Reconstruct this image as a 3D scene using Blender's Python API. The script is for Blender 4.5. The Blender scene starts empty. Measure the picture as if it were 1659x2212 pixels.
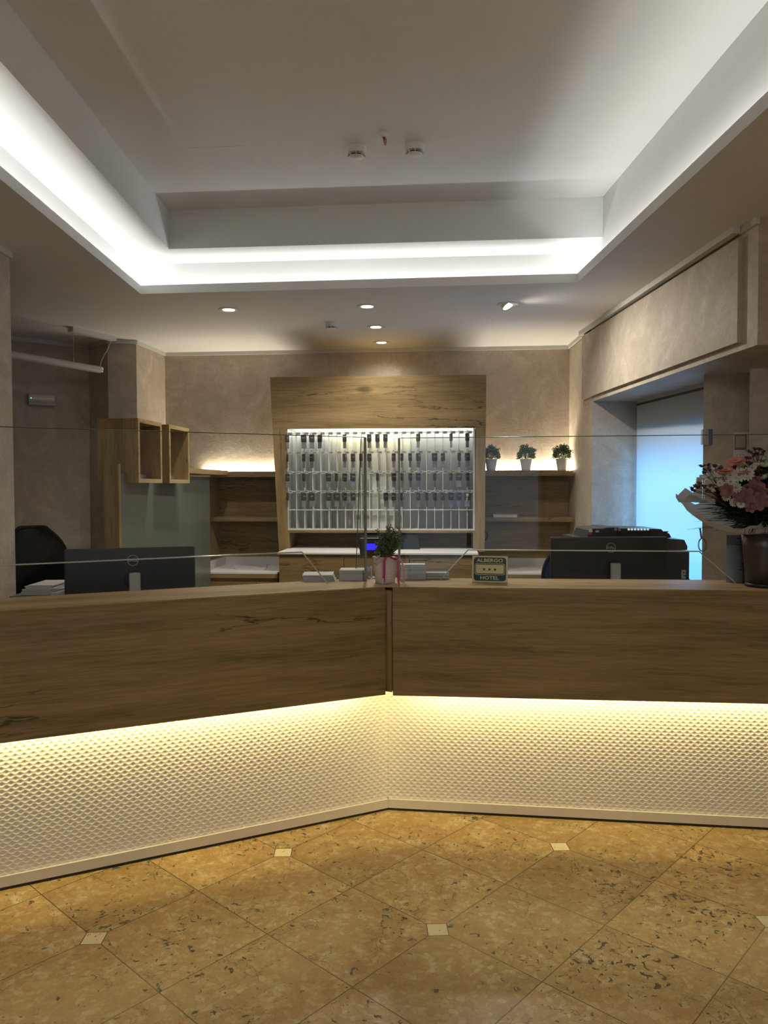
import bpy, math, random
from mathutils import Vector, Matrix
PI = math.pi
scene = bpy.context.scene
COL = scene.collection

# ------------------------------------------------------------------ camera
W, H = 1659.0, 2212.0
FPX = 1661.0
CAMH = 1.5
PITCH = math.atan(56.0/FPX)
ROLL = 0.003
_f = Vector((0, math.cos(PITCH), -math.sin(PITCH)))
_r0 = Vector((1, 0, 0)); _u0 = _r0.cross(_f)
_r = (_r0*math.cos(ROLL) - _u0*math.sin(ROLL)).normalized()
_u = (_u0*math.cos(ROLL) + _r0*math.sin(ROLL)).normalized()
CAMP = Vector((0, 0, CAMH))
cam = bpy.data.cameras.new('camera')
cam.sensor_fit = 'VERTICAL'; cam.sensor_height = 24.0
cam.lens = FPX/H*24.0
cam.clip_start = 0.05; cam.clip_end = 60
camo = bpy.data.objects.new('camera', cam); COL.objects.link(camo)
m = Matrix((( _r.x, _u.x, -_f.x, 0), (_r.y, _u.y, -_f.y, 0), (_r.z, _u.z, -_f.z, 0), (0, 0, 0, 1)))
camo.matrix_world = Matrix.Translation(CAMP) @ m
scene.camera = camo

# ------------------------------------------------------------------ exposure, world
scene.view_settings.view_transform = 'Standard'
scene.view_settings.look = 'None'
scene.view_settings.gamma = 1
scene.view_settings.exposure = 0.15
scene.view_settings.use_curve_mapping = False
scene.cycles.max_bounces = 10
scene.cycles.diffuse_bounces = 6
scene.cycles.transparent_max_bounces = 24
scene.cycles.sample_clamp_indirect = 4.0
scene.cycles.caustics_reflective = False
scene.cycles.caustics_refractive = False
world = bpy.data.worlds.new('world'); scene.world = world
world.use_nodes = True
world.node_tree.nodes['Background'].inputs[0].default_value = (0.35, 0.6, 1.0, 1)
world.node_tree.nodes['Background'].inputs[1].default_value = 0.3

# light powers, tuned together here
P_COVE = 1.3
P_COUNTER = 5.5
P_SHELF = 12.0
P_SPOT = 42.0
P_LOBBY_FILL = 62.0
P_WINDOW = 108.0
P_ENTRANCE = 8.0
P_RACK = 3.8
C_COVE = (1.0, 0.995, 0.96)
C_WARM = (1.0, 0.82, 0.36)
C_SHELF = (1.0, 0.86, 0.66)
C_SPOT = (1.0, 0.93, 0.80)
C_BLUE = (0.14, 0.46, 1.0)

# ------------------------------------------------------------------ pixel to ray helpers
def ray(px, py):
    return (_f + _r*((px-W/2)/FPX) + _u*(-(py-H/2)/FPX))
def Z(px, py, z):
    d = ray(px, py); return CAMP + d*((z-CAMH)/d.z)
def Y(px, py, y):
    d = ray(px, py); return CAMP + d*(y/d.y)
def PL(px, py, a, b):
    """ray meets the vertical plane through plan points a, b"""
    d = ray(px, py); n = Vector((b[1]-a[1], -(b[0]-a[0]), 0))
    return CAMP + d*(n.dot(Vector((a[0], a[1], 0))-CAMP)/n.dot(d))

# ------------------------------------------------------------------ materials
MATS = {}
def nt(name):
    m = bpy.data.materials.new(name); m.use_nodes = True
    n = m.node_tree.nodes; l = m.node_tree.links
    return m, n, l, n['Principled BSDF']
def plain(name, col, rough=0.5, metal=0.0, spec=0.5, emit=None, es=0, var=0.06, scale=30, bump=0.0):
    if name in MATS: return MATS[name]
    m, n, l, b = nt(name)
    b.inputs['Roughness'].default_value = rough; b.inputs['Metallic'].default_value = metal
    b.inputs['Specular IOR Level'].default_value = spec
    tc = n.new('ShaderNodeTexCoord'); no = n.new('ShaderNodeTexNoise'); no.inputs['Scale'].default_value = scale
    no.inputs['Detail'].default_value = 3
    l.new(tc.outputs['Object'], no.inputs['Vector'])
    cr = n.new('ShaderNodeValToRGB')
    cr.color_ramp.elements[0].position = 0.3; cr.color_ramp.elements[1].position = 0.7
    cr.color_ramp.elements[0].color = (*[c*(1-var) for c in col], 1)
    cr.color_ramp.elements[1].color = (*[min(1, c*(1+var)) for c in col], 1)
    l.new(no.outputs['Fac'], cr.inputs[0]); l.new(cr.outputs[0], b.inputs['Base Color'])
    if bump:
        bp = n.new('ShaderNodeBump'); bp.inputs['Strength'].default_value = bump; bp.inputs['Distance'].default_value = 0.01
        l.new(no.outputs['Fac'], bp.inputs['Height']); l.new(bp.outputs[0], b.inputs['Normal'])
    if emit:
        b.inputs['Emission Color'].default_value = (*emit, 1); b.inputs['Emission Strength'].default_value = es
    MATS[name] = m; return m

def wood(ang=0.0, vertical=False, tone=1.0, key=''):
    """oak laminate, grain runs along plan angle ang (or up)"""
    k = 'oak_%.3f_%d_%.2f%s' % (ang, vertical, tone, key)
    if k in MATS: return MATS[k]
    m, n, l, b = nt('oak_wood')
    ge = n.new('ShaderNodeNewGeometry')
    rot = n.new('ShaderNodeMapping'); rot.vector_type = 'TEXTURE'; rot.inputs['Rotation'].default_value = (0, 0, ang)
    sh = (sum(ord(c) for c in k) % 17)*0.37
    rot.inputs['Location'].default_value = (sh, 0, sh*.3)
    l.new(ge.outputs['Position'], rot.inputs[0])
    def mapped(sc, src=rot.outputs[0], loc=(0, 0, 0)):
        q = n.new('ShaderNodeMapping'); q.inputs['Scale'].default_value = sc; q.inputs['Location'].default_value = loc
        l.new(src, q.inputs[0]); return q.outputs[0]
    def S(al, ac): return (ac, ac, al) if vertical else (al, ac, ac)
    def noise(v, s, det=4, rough=.55, dist=0.0):
        t = n.new('ShaderNodeTexNoise'); t.inputs['Scale'].default_value = s; t.inputs['Detail'].default_value = det
        t.inputs['Roughness'].default_value = rough; t.inputs['Distortion'].default_value = dist; l.new(v, t.inputs['Vector']); return t
    warp = noise(mapped(S(1.3, 2.4)), 1.0, 3)
    wm = n.new('ShaderNodeVectorMath'); wm.operation = 'MULTIPLY_ADD'; wm.inputs[1].default_value = (0.05, 0.05, 0.05)
    l.new(warp.outputs['Color'], wm.inputs[0]); l.new(rot.outputs[0], wm.inputs[2])
    W_ = wm.outputs[0]
    broad = noise(mapped(S(0.9, 11), W_), 1.0, 5, .6)
    fine = noise(mapped(S(4, 95), W_), 1.0, 5, .7)
    pores = noise(mapped(S(14, 260), W_), 1.0, 2, .5)
    v = math_(n, l, 'ADD', math_(n, l, 'MULTIPLY', broad.outputs['Fac'], .55), math_(n, l, 'MULTIPLY', fine.outputs['Fac'], .45))
    cr = n.new('ShaderNodeValToRGB'); e = cr.color_ramp.elements; t = tone
    e[0].position = 0.39; e[0].color = (0.19*t, 0.141*t, 0.056*t, 1)
    e[1].position = 0.62; e[1].color = (0.375*t, 0.260*t, 0.130*t, 1)
    x = e.new(0.5); x.color = (0.290*t, 0.199*t, 0.088*t, 1)
    l.new(v, cr.inputs[0])
    po = n.new('ShaderNodeMapRange'); po.inputs[1].default_value = .28; po.inputs[2].default_value = .42; po.inputs[3].default_value = .80; po.inputs[4].default_value = 1
    l.new(pores.outputs['Fac'], po.inputs[0])
    # long thin cracks that follow the grain, only here and there
    cn = noise(mapped(S(0.40, 3.4), W_, (3.1, 7.7, 1.3)), 1.0, 6, .62)
    band = math_(n, l, 'ABSOLUTE', math_(n, l, 'SUBTRACT', cn.outputs['Fac'], .5))
    where = noise(mapped(S(0.9, 2.2), rot.outputs[0], (9.1, 2.7, 5.3)), 1.0, 2)
    wr = n.new('ShaderNodeMapRange'); wr.inputs[1].default_value = .47; wr.inputs[2].default_value = .60; l.new(where.outputs['Fac'], wr.inputs[0])
    cb = n.new('ShaderNodeMapRange'); cb.inputs[1].default_value = .0015; cb.inputs[2].default_value = .007; cb.inputs[3].default_value = 1; cb.inputs[4].default_value = 0
    l.new(band, cb.inputs[0])
    crack = math_(n, l, 'MULTIPLY', math_(n, l, 'MULTIPLY', cb.outputs[0], wr.outputs[0]), .72)
    # knots
    vo = n.new('ShaderNodeTexVoronoi'); vo.inputs['Scale'].default_value = 1.0
    l.new(mapped(S(2.1, 4.3), W_, (4, 1, 2)), vo.inputs['Vector'])
    ks = n.new('ShaderNodeSeparateColor'); l.new(vo.outputs['Color'], ks.inputs[0])
    kr_ = math_(n, l, 'MULTIPLY', math_(n, l, 'MAXIMUM', math_(n, l, 'SUBTRACT', ks.outputs[0], .5), 0.0), .30)
    kd_ = math_(n, l, 'DIVIDE', vo.outputs['Distance'], math_(n, l, 'ADD', kr_, .0001))
    kn = n.new('ShaderNodeMapRange'); kn.inputs[1].default_value = .5; kn.inputs[2].default_value = 1.3; kn.inputs[3].default_value = .6; kn.inputs[4].default_value = 0
    l.new(math_(n, l, 'MULTIPLY_ADD', fine.outputs['Fac'], 1.2, math_(n, l, 'SUBTRACT', kd_, .6)), kn.inputs[0])
    dark = math_(n, l, 'SUBTRACT', 1.0, math_(n, l, 'MAXIMUM', crack, kn.outputs[0]))
    pn = noise(mapped(S(.8, 1.6)), 1.0, 1)
    pr = n.new('ShaderNodeMapRange'); pr.inputs[1].default_value = 0.3; pr.inputs[2].default_value = 0.7
    pr.inputs[3].default_value = 0.90; pr.inputs[4].default_value = 1.1; l.new(pn.outputs['Fac'], pr.inputs[0])
    f = math_(n, l, 'MULTIPLY', math_(n, l, 'MULTIPLY', dark, pr.outputs[0]), po.outputs[0])
    m1 = n.new('ShaderNodeMixRGB'); m1.blend_type = 'MULTIPLY'; m1.inputs[0].default_value = 1
    l.new(cr.outputs[0], m1.inputs[1]); l.new(f, m1.inputs[2]); l.new(m1.outputs[0], b.inputs['Base Color'])
    b.inputs['Roughness'].default_value = 0.45; b.inputs['Specular IOR Level'].default_value = 0.3
    bp = n.new('ShaderNodeBump'); bp.inputs['Strength'].default_value = 0.12; bp.inputs['Distance'].default_value = 0.003
    l.new(fine.outputs['Fac'], bp.inputs['Height']); l.new(bp.outputs[0], b.inputs['Normal'])
    MATS[k] = m; return m

def plaster():
    if 'plaster' in MATS: return MATS['plaster']
    m, n, l, b = nt('mottled_plaster')
    ge = n.new('ShaderNodeNewGeometry')
    no = n.new('ShaderNodeTexNoise'); no.inputs['Scale'].default_value = 3.2; no.inputs['Detail'].default_value = 9; no.inputs['Roughness'].default_value = 0.65
    no.inputs['Distortion'].default_value = 1.6
    l.new(ge.outputs['Position'], no.inputs['Vector'])
    n2 = n.new('ShaderNodeTexNoise'); n2.inputs['Scale'].default_value = 22; n2.inputs['Detail'].default_value = 5; n2.inputs['Distortion'].default_value = 2.5
    l.new(ge.outputs['Position'], n2.inputs['Vector'])
    ad = n.new('ShaderNodeMath'); ad.operation = 'MULTIPLY_ADD'; ad.inputs[1].default_value = 0.4
    l.new(n2.outputs['Fac'], ad.inputs[0]); l.new(no.outputs['Fac'], ad.inputs[2])
    cr = n.new('ShaderNodeValToRGB'); e = cr.color_ramp.elements
    e[0].position = 0.45; e[0].color = (0.38, 0.325, 0.262, 1)
    e[1].position = 0.95; e[1].color = (0.60, 0.545, 0.46, 1)
    x = cr.color_ramp.elements.new(0.7); x.color = (0.47, 0.41, 0.335, 1)
    l.new(ad.outputs[0], cr.inputs[0]); l.new(cr.outputs[0], b.inputs['Base Color'])
    b.inputs['Roughness'].default_value = 0.62; b.inputs['Specular IOR Level'].default_value = 0.3
    bp = n.new('ShaderNodeBump'); bp.inputs['Strength'].default_value = 0.25; bp.inputs['Distance'].default_value = 0.004
    l.new(n2.outputs['Fac'], bp.inputs['Height']); l.new(bp.outputs[0], b.inputs['Normal'])
    MATS['plaster'] = m; return m

def math_(n, l, op, a, b=None, c=None):
    x = n.new('ShaderNodeMath'); x.operation = op
    for i, v in enumerate((a, b, c)):
        if v is None: continue
        if hasattr(v, 'links'): l.new(v, x.inputs[i])
        else: x.inputs[i].default_value = v
    return x.outputs[0]

def marble_floor():
    m, n, l, b = nt('marble_tiles')
    A = Z(609, 1842, 0); B = Z(945, 2008, 0); C = Z(1211, 1830, 0)
    d = ((C-B) + Matrix.Rotation(PI/2, 3, 'Z') @ (B-A))*0.5
    ang = math.atan2(d.y, d.x); T = d.length/2
    ge = n.new('ShaderNodeNewGeometry')
    mp = n.new('ShaderNodeMapping'); mp.vector_type = 'TEXTURE'
    mp.inputs['Location'].default_value = (B.x, B.y, 0); mp.inputs['Rotation'].default_value = (0, 0, ang)
    mp.inputs['Scale'].default_value = (T, T, T)
    l.new(ge.outputs['Position'], mp.inputs[0])
    sp = n.new('ShaderNodeSeparateXYZ'); l.new(mp.outputs[0], sp.inputs[0])
    x, y = sp.outputs[0], sp.outputs[1]
    # distance to the nearest joint
    fx = math_(n, l, 'ABSOLUTE', math_(n, l, 'SUBTRACT', x, math_(n, l, 'ROUND', x)))
    fy = math_(n, l, 'ABSOLUTE', math_(n, l, 'SUBTRACT', y, math_(n, l, 'ROUND', y)))
    joint = math_(n, l, 'MINIMUM', fx, fy)
    def ev(v):
        h = math_(n, l, 'MULTIPLY', v, 0.5)
        return math_(n, l, 'MULTIPLY', math_(n, l, 'ABSOLUTE', math_(n, l, 'SUBTRACT', h, math_(n, l, 'ROUND', h))), 2.0)
    dia = math_(n, l, 'ADD', ev(x), ev(y))
    ins = math_(n, l, 'LESS_THAN', dia, 0.118)
    insj = math_(n, l, 'LESS_THAN', math_(n, l, 'ABSOLUTE', math_(n, l, 'SUBTRACT', dia, 0.121)), 0.006)
    jl = math_(n, l, 'MULTIPLY', math_(n, l, 'LESS_THAN', joint, 0.0042), math_(n, l, 'SUBTRACT', 1.0, ins))
    jt = math_(n, l, 'MAXIMUM', jl, insj)
    # one random value per tile
    cx = n.new('ShaderNodeCombineXYZ')
    l.new(math_(n, l, 'FLOOR', x), cx.inputs[0]); l.new(math_(n, l, 'FLOOR', y), cx.inputs[1])
    wn = n.new('ShaderNodeTexWhiteNoise'); l.new(cx.outputs[0], wn.inputs['Vector'])
    # texture space moved per tile
    of = n.new('ShaderNodeVectorMath'); of.operation = 'MULTIPLY_ADD'; of.inputs[1].default_value = (7, 7, 7)
    l.new(wn.outputs['Color'], of.inputs[0]); l.new(ge.outputs['Position'], of.inputs[2])
    def noise(s, det=4, dist=0.0, rough=.5, src=None):
        t = n.new('ShaderNodeTexNoise'); t.inputs['Scale'].default_value = s; t.inputs['Detail'].default_value = det
        t.inputs['Distortion'].default_value = dist; t.inputs['Roughness'].default_value = rough
        l.new(src or of.outputs[0], t.inputs['Vector']); return t
    wob = noise(14, 3)
    wv = n.new('ShaderNodeVectorMath'); wv.operation = 'MULTIPLY_ADD'; wv.inputs[1].default_value = (0.05, 0.05, 0.05)
    l.new(wob.outputs['Color'], wv.inputs[0]); l.new(of.outputs[0], wv.inputs[2])
    vo = n.new('ShaderNodeTexVoronoi'); vo.feature = 'SMOOTH_F1'; vo.inputs['Smoothness'].default_value = .35; vo.inputs['Scale'].default_value = 46
    l.new(wv.outputs[0], vo.inputs['Vector'])
    blob = n.new('ShaderNodeSeparateColor'); l.new(vo.outputs['Color'], blob.inputs[0])
    big = noise(9, 6, .8, .65)
    bl = math_(n, l, 'MULTIPLY_ADD', blob.outputs[0], 0.30, math_(n, l, 'MULTIPLY', big.outputs['Fac'], 1.0))
    cr = n.new('ShaderNodeValToRGB'); e = cr.color_ramp.elements
    e[0].position = 0.30; e[0].color = (0.34, 0.205, 0.075, 1)
    e[1].position = 0.95; e[1].color = (0.62, 0.51, 0.31, 1)
    q = cr.color_ramp.elements.new(0.58); q.color = (0.43, 0.275, 0.108, 1)
    q = cr.color_ramp.elements.new(0.74); q.color = (0.48, 0.34, 0.155, 1)
    l.new(bl, cr.inputs[0])
    # tile tone
    tv = n.new('ShaderNodeMapRange'); tv.inputs[3].default_value = 0.76; tv.inputs[4].default_value = 1.02
    l.new(wn.outputs['Value'], tv.inputs[0])
    mu = n.new('ShaderNodeMixRGB'); mu.blend_type = 'MULTIPLY'; mu.inputs[0].default_value = 1
    l.new(cr.outputs[0], mu.inputs[1]); l.new(tv.outputs[0], mu.inputs[2])
    # brown cell outlines
    ve = n.new('ShaderNodeTexVoronoi'); ve.feature = 'DISTANCE_TO_EDGE'; ve.inputs['Scale'].default_value = 46
    l.new(wv.outputs[0], ve.inputs['Vector'])
    ed = n.new('ShaderNodeMapRange'); ed.inputs[1].default_value = 0.0; ed.inputs[2].default_value = 0.09
    ed.inputs[3].default_value = 0.80; ed.inputs[4].default_value = 1.0
    l.new(ve.outputs['Distance'], ed.inputs[0])
    mu2 = n.new('ShaderNodeMixRGB'); mu2.blend_type = 'MULTIPLY'; mu2.inputs[0].default_value = 1
    l.new(mu.outputs[0], mu2.inputs[1]); l.new(ed.outputs[0], mu2.inputs[2])
    # grey-black pits, in patches
    pit = noise(40, 5, .7, 0.58)
    patch = noise(2.6, 3)
    pv = math_(n, l, 'ADD', pit.outputs['Fac'], math_(n, l, 'MULTIPLY', math_(n, l, 'SUBTRACT', patch.outputs['Fac'], 0.5), 0.35))
    pm = n.new('ShaderNodeMapRange'); pm.inputs[1].default_value = 0.635; pm.inputs[2].default_value = 0.65
    l.new(pv, pm.inputs[0])
    # thin cracks
    vc = n.new('ShaderNodeTexVoronoi'); vc.feature = 'DISTANCE_TO_EDGE'; vc.inputs['Scale'].default_value = 7
    wob2 = noise(9, 6, 0.5, .65)
    wv2 = n.new('ShaderNodeVectorMath'); wv2.operation = 'MULTIPLY_ADD'; wv2.inputs[1].default_value = (0.16, 0.16, 0.16)
    l.new(wob2.outputs['Color'], wv2.inputs[0]); l.new(of.outputs[0], wv2.inputs[2]); l.new(wv2.outputs[0], vc.inputs['Vector'])
    cm = math_(n, l, 'LESS_THAN', vc.outputs['Distance'], 0.010)
    pch2 = noise(4.0, 2)
    cm = math_(n, l, 'MULTIPLY', cm, math_(n, l, 'GREATER_THAN', pch2.outputs['Fac'], 0.53))
    dk = math_(n, l, 'MAXIMUM', pm.outputs[0], math_(n, l, 'MULTIPLY', cm, 0.75))
    mk = n.new('ShaderNodeMixRGB'); mk.inputs[2].default_value = (0.085, 0.075, 0.055, 1)
    l.new(dk, mk.inputs[0]); l.new(mu2.outputs[0], mk.inputs[1])
    # pale inserts, dark joints
    mi = n.new('ShaderNodeMixRGB'); mi.inputs[2].default_value = (0.74, 0.66, 0.45, 1)
    l.new(math_(n, l, 'MULTIPLY', ins, math_(n, l, 'SUBTRACT', 1.0, math_(n, l, 'MULTIPLY', pm.outputs[0], .7))), mi.inputs[0]); l.new(mk.outputs[0], mi.inputs[1])
    mj = n.new('ShaderNodeMixRGB'); mj.inputs[2].default_value = (0.075, 0.045, 0.02, 1)
    l.new(jt, mj.inputs[0]); l.new(mi.outputs[0], mj.inputs[1])
    l.new(mj.outputs[0], b.inputs['Base Color'])
    rg = math_(n, l, 'MULTIPLY_ADD', dk, 0.3, 0.33)
    l.new(rg, b.inputs['Roughness']); b.inputs['Specular IOR Level'].default_value = 0.4
    bp = n.new('ShaderNodeBump'); bp.inputs['Strength'].default_value = 0.3; bp.inputs['Distance'].default_value = 0.002
    l.new(math_(n, l, 'SUBTRACT', 1.0, math_(n, l, 'MAXIMUM', dk, jt)), bp.inputs['Height']); l.new(bp.outputs[0], b.inputs['Normal'])
    return m

def clear_pane(name, tint=(0.97, 0.985, 0.98), refl=1.0, haze=0.0):
    """thin clear sheet: passes light straight and mirrors by Fresnel"""
    if name in MATS: return MATS[name]
    m = bpy.data.materials.new(name); m.use_nodes = True
    n = m.node_tree.nodes; l = m.node_tree.links; n.clear()
    o = n.new('ShaderNodeOutputMaterial')
    tr = n.new('ShaderNodeBsdfTransparent'); tr.inputs[0].default_value = (*tint, 1)
    gl = n.new('ShaderNodeBsdfGlossy'); gl.inputs['Roughness'].default_value = 0.0
    fr = n.new('ShaderNodeFresnel'); fr.inputs[0].default_value = 1.49
    mu = n.new('ShaderNodeMath'); mu.operation = 'MULTIPLY'; mu.inputs[1].default_value = refl; l.new(fr.outputs[0], mu.inputs[0])
    mx = n.new('ShaderNodeMixShader')
    l.new(mu.outputs[0], mx.inputs[0]); l.new(tr.outputs[0], mx.inputs[1]); l.new(gl.outputs[0], mx.inputs[2])
    out = mx.outputs[0]
    if haze:
        df = n.new('ShaderNodeBsdfDiffuse'); df.inputs[0].default_value = (.8, .85, .83, 1)
        m2 = n.new('ShaderNodeMixShader'); m2.inputs[0].default_value = haze
        l.new(out, m2.inputs[1]); l.new(df.outputs[0], m2.inputs[2]); out = m2.outputs[0]
    l.new(out, o.inputs[0])
    MATS[name] = m; return m

def sheer(name, col, trans=0.6, tcol=None):
    """cloth or paper that lets light through"""
    if name in MATS: return MATS[name]
    m = bpy.data.materials.new(name); m.use_nodes = True
    n = m.node_tree.nodes; l = m.node_tree.links; n.clear()
    o = n.new('ShaderNodeOutputMaterial')
    a = n.new('ShaderNodeBsdfDiffuse'); a.inputs[0].default_value = (*col, 1)
    t = n.new('ShaderNodeBsdfTranslucent'); t.inputs[0].default_value = (*(tcol or col), 1)
    tc = n.new('ShaderNodeTexCoord'); no = n.new('ShaderNodeTexNoise'); no.inputs['Scale'].default_value = 300
    l.new(tc.outputs['Object'], no.inputs['Vector'])
    mr = n.new('ShaderNodeMapRange'); mr.inputs[3].default_value = trans-0.05; mr.inputs[4].default_value = trans+0.05
    l.new(no.outputs['Fac'], mr.inputs[0])
    mx = n.new('ShaderNodeMixShader'); l.new(mr.outputs[0], mx.inputs[0])
    l.new(a.outputs[0], mx.inputs[1]); l.new(t.outputs[0], mx.inputs[2]); l.new(mx.outputs[0], o.inputs[0])
    MATS[name] = m; return m

white_paint = lambda: plain('white_ceiling_paint', (0.77, 0.775, 0.765), 0.85, spec=0.2, var=0.015, scale=6)
white_lac = lambda: plain('white_laminate', (0.78, 0.78, 0.77), 0.35, var=0.01)
blackp = lambda: plain('black_plastic', (0.018, 0.018, 0.019), 0.42, var=0.1)
chrome = lambda: plain('chrome', (0.7, 0.7, 0.7), 0.18, 1.0, var=0.02)
steel = lambda: plain('brushed_steel', (0.42, 0.41, 0.40), 0.35, 1.0, var=0.08, scale=60)

# ------------------------------------------------------------------ mesh builder
class MB:
    def __init__(s): s.v = []; s.f = []; s.mi = []; s.sm = []
    def add(s, vs, fs, mi=0, M=None, smooth=False):
        o = len(s.v)
        s.v += [tuple((M @ Vector(v)) if M else v) for v in vs]
        for k, f in enumerate(fs):
            s.f.append([i+o for i in f]); s.mi.append(mi if not isinstance(mi, (list, tuple)) else mi[k]); s.sm.append(smooth)
        return s
    def ext(s, pts, vec, mi=0, M=None, side=None):
        """polygon of 3-D points swept by vec"""
        n = len(pts); pts = [Vector(p) for p in pts]; vec = Vector(vec)
        nrm = Vector((0, 0, 0))
        for i in range(n): nrm += pts[i].cross(pts[(i+1) % n])
        if nrm.dot(vec) > 0: pts = pts[::-1]
        vs = [tuple(p) for p in pts] + [tuple(p+vec) for p in pts]
        fs = [list(range(n)), list(range(2*n-1, n-1, -1))]
        for i in range(n):
            j = (i+1) % n; fs.append([i+n, j+n, j, i][::1])
        mm = [mi, mi] + [side if side is not None else mi]*n
        return s.add(vs, fs, mm, M)
    def box(s, x0, x1, y0, y1, z0, z1, mi=0, M=None, bev=0.0):
        if bev <= 0:
            return s.ext([(x0, y0, z0), (x1, y0, z0), (x1, y1, z0), (x0, y1, z0)], (0, 0, z1-z0), mi, M)
        # chamfered box
        xs, ys, zs = (x0, x1), (y0, y1), (z0, z1); c = [((x0+x1)/2), ((y0+y1)/2), ((z0+z1)/2)]
        vs = []; idx = {}
        for i in (0, 1):
            for j in (0, 1):
                for k in (0, 1):
                    p = [xs[i], ys[j], zs[k]]; sg = [1 if q == 0 else -1 for q in (i, j, k)]
                    for a in range(3):
                        w = [p[b] + (0 if b == a else sg[b]*bev) for b in range(3)]
                        idx[(i, j, k, a)] = len(vs); vs.append(tuple(w))
        fs = []
        for a in range(3):
            b, d = (a+1) % 3, (a+2) % 3
            for side in (0, 1):
                loop = []
                for (p, q) in ((0, 0), (1, 0), (1, 1), (0, 1)):
                    t = [0, 0, 0]; t[a] = side; t[b] = p; t[d] = q; loop.append(idx[(*t, a)])
                fs.append(loop if side else loop[::-1])
        for a in range(3):
            b, d = (a+1) % 3, (a+2) % 3
            for p in (0, 1):
                for q in (0, 1):
                    t0 = [0, 0, 0]; t1 = [0, 0, 0]; t0[b] = t1[b] = p; t0[d] = t1[d] = q; t1[a] = 1
                    lp = [idx[(*t0, b)], idx[(*t0, d)], idx[(*t1, d)], idx[(*t1, b)]]
                    fs.append(lp if (p == q) else lp[::-1])
        for i in (0, 1):
            for j in (0, 1):
                for k in (0, 1):
                    lp = [idx[(i, j, k, 0)], idx[(i, j, k, 1)], idx[(i, j, k, 2)]]
                    fs.append(lp if (i+j+k) % 2 else lp[::-1])
        return s.add(vs, fs, mi, M)
    def lathe(s, prof, seg=24, mi=0, M=None, smooth=True, axis=(0, 0, 0)):
        vs = []; fs = []
        for (r, z) in prof:
            for k in range(seg):
                a = 2*PI*k/seg; vs.append((axis[0]+r*math.cos(a), axis[1]+r*math.sin(a), axis[2]+z))
        for i in range(len(prof)-1):
            for k in range(seg):
                k2 = (k+1) % seg; fs.append([i*seg+k, i*seg+k2, (i+1)*seg+k2, (i+1)*seg+k])
        s.add(vs, fs, mi, M, smooth)
        if prof[0][0] > 1e-5: s.add([vs[k] for k in range(seg)], [list(range(seg))[::-1]], mi, M)
        if prof[-1][0] > 1e-5: s.add([vs[(len(prof)-1)*seg+k] for k in range(seg)], [list(range(seg))], mi, M)
        return s
    def tube(s, path, r, seg=8, mi=0, M=None, caps=True, closed=False):
        P = [Vector(p) for p in path]; n = len(P); vs = []; fs = []
        rr = r if isinstance(r, (list, tuple)) else [r]*n
        up = Vector((0.13, 0.21, 0.97)).normalized(); prev = None
        for i in range(n):
            if closed: t = (P[(i+1) % n]-P[i-1]).normalized()
            else: t = (P[min(i+1, n-1)]-P[max(i-1, 0)]).normalized()
            if prev is None:
                a = t.cross(up)
                if a.length < 1e-3: a = t.cross(Vector((1, 0, 0)))
                a.normalize()
            else:
                a = (prev - t*prev.dot(t)).normalized()
            prev = a; b = t.cross(a)
            for k in range(seg):
                an = 2*PI*k/seg; vs.append(tuple(P[i] + a*(rr[i]*math.cos(an)) + b*(rr[i]*math.sin(an))))
        m_ = n if closed else n-1
        for i in range(m_):
            i2 = (i+1) % n
            for k in range(seg):
                k2 = (k+1) % seg; fs.append([i*seg+k, i*seg+k2, i2*seg+k2, i2*seg+k])
        s.add(vs, fs, mi, M, True)
        if caps and not closed:
            s.add(vs[:seg], [list(range(seg))[::-1]], mi, M); s.add(vs[-seg:], [list(range(seg))], mi, M)
        return s
    def ball(s, c, r, seg=10, rings=6, mi=0, M=None, sc=(1, 1, 1)):
        prof = [(max(1e-6, r*math.sin(PI*i/rings)), -r*math.cos(PI*i/rings)) for i in range(rings+1)]
        vs = []; fs = []
        for (q, z) in prof:
            for k in range(seg):
                a = 2*PI*k/seg; vs.append((c[0]+q*math.cos(a)*sc[0], c[1]+q*math.sin(a)*sc[1], c[2]+z*sc[2]))
        for i in range(rings):
            for k in range(seg):
                k2 = (k+1) % seg; fs.append([i*seg+k, i*seg+k2, (i+1)*seg+k2, (i+1)*seg+k])
        return s.add(vs, fs, mi, M, True)
    def text(s, body, size, M, mi=0, align='CENTER', bold=0.0, xs=1.0):
        vs, fs = text_geo(body, align, bold)
        return s.add([(x*size*xs, y*size, 0) for (x, y) in vs], fs, mi, M)
    def build(s, name, mats, parent=None, origin=None):
        me = bpy.data.meshes.new(name)
        o = Vector(origin) if origin else (Vector(parent_base(parent)) if parent else Vector((0, 0, 0)))
        me.from_pydata([tuple(Vector(v)-o) for v in s.v], [], s.f)
        mats = mats if isinstance(mats, (list, tuple)) else [mats]
        for m in mats: me.materials.append(m)
        me.polygons.foreach_set('material_index', s.mi)
        me.polygons.foreach_set('use_smooth', s.sm)
        me.update()
        ob = bpy.data.objects.new(name, me); COL.objects.link(ob)
        if parent: ob.parent = parent
        else: ob.location = o
        return ob
def parent_base(p):
    v = Vector((0, 0, 0))
    while p: v += Vector(p.location); p = p.parent
    return v
_TC = {}
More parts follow.
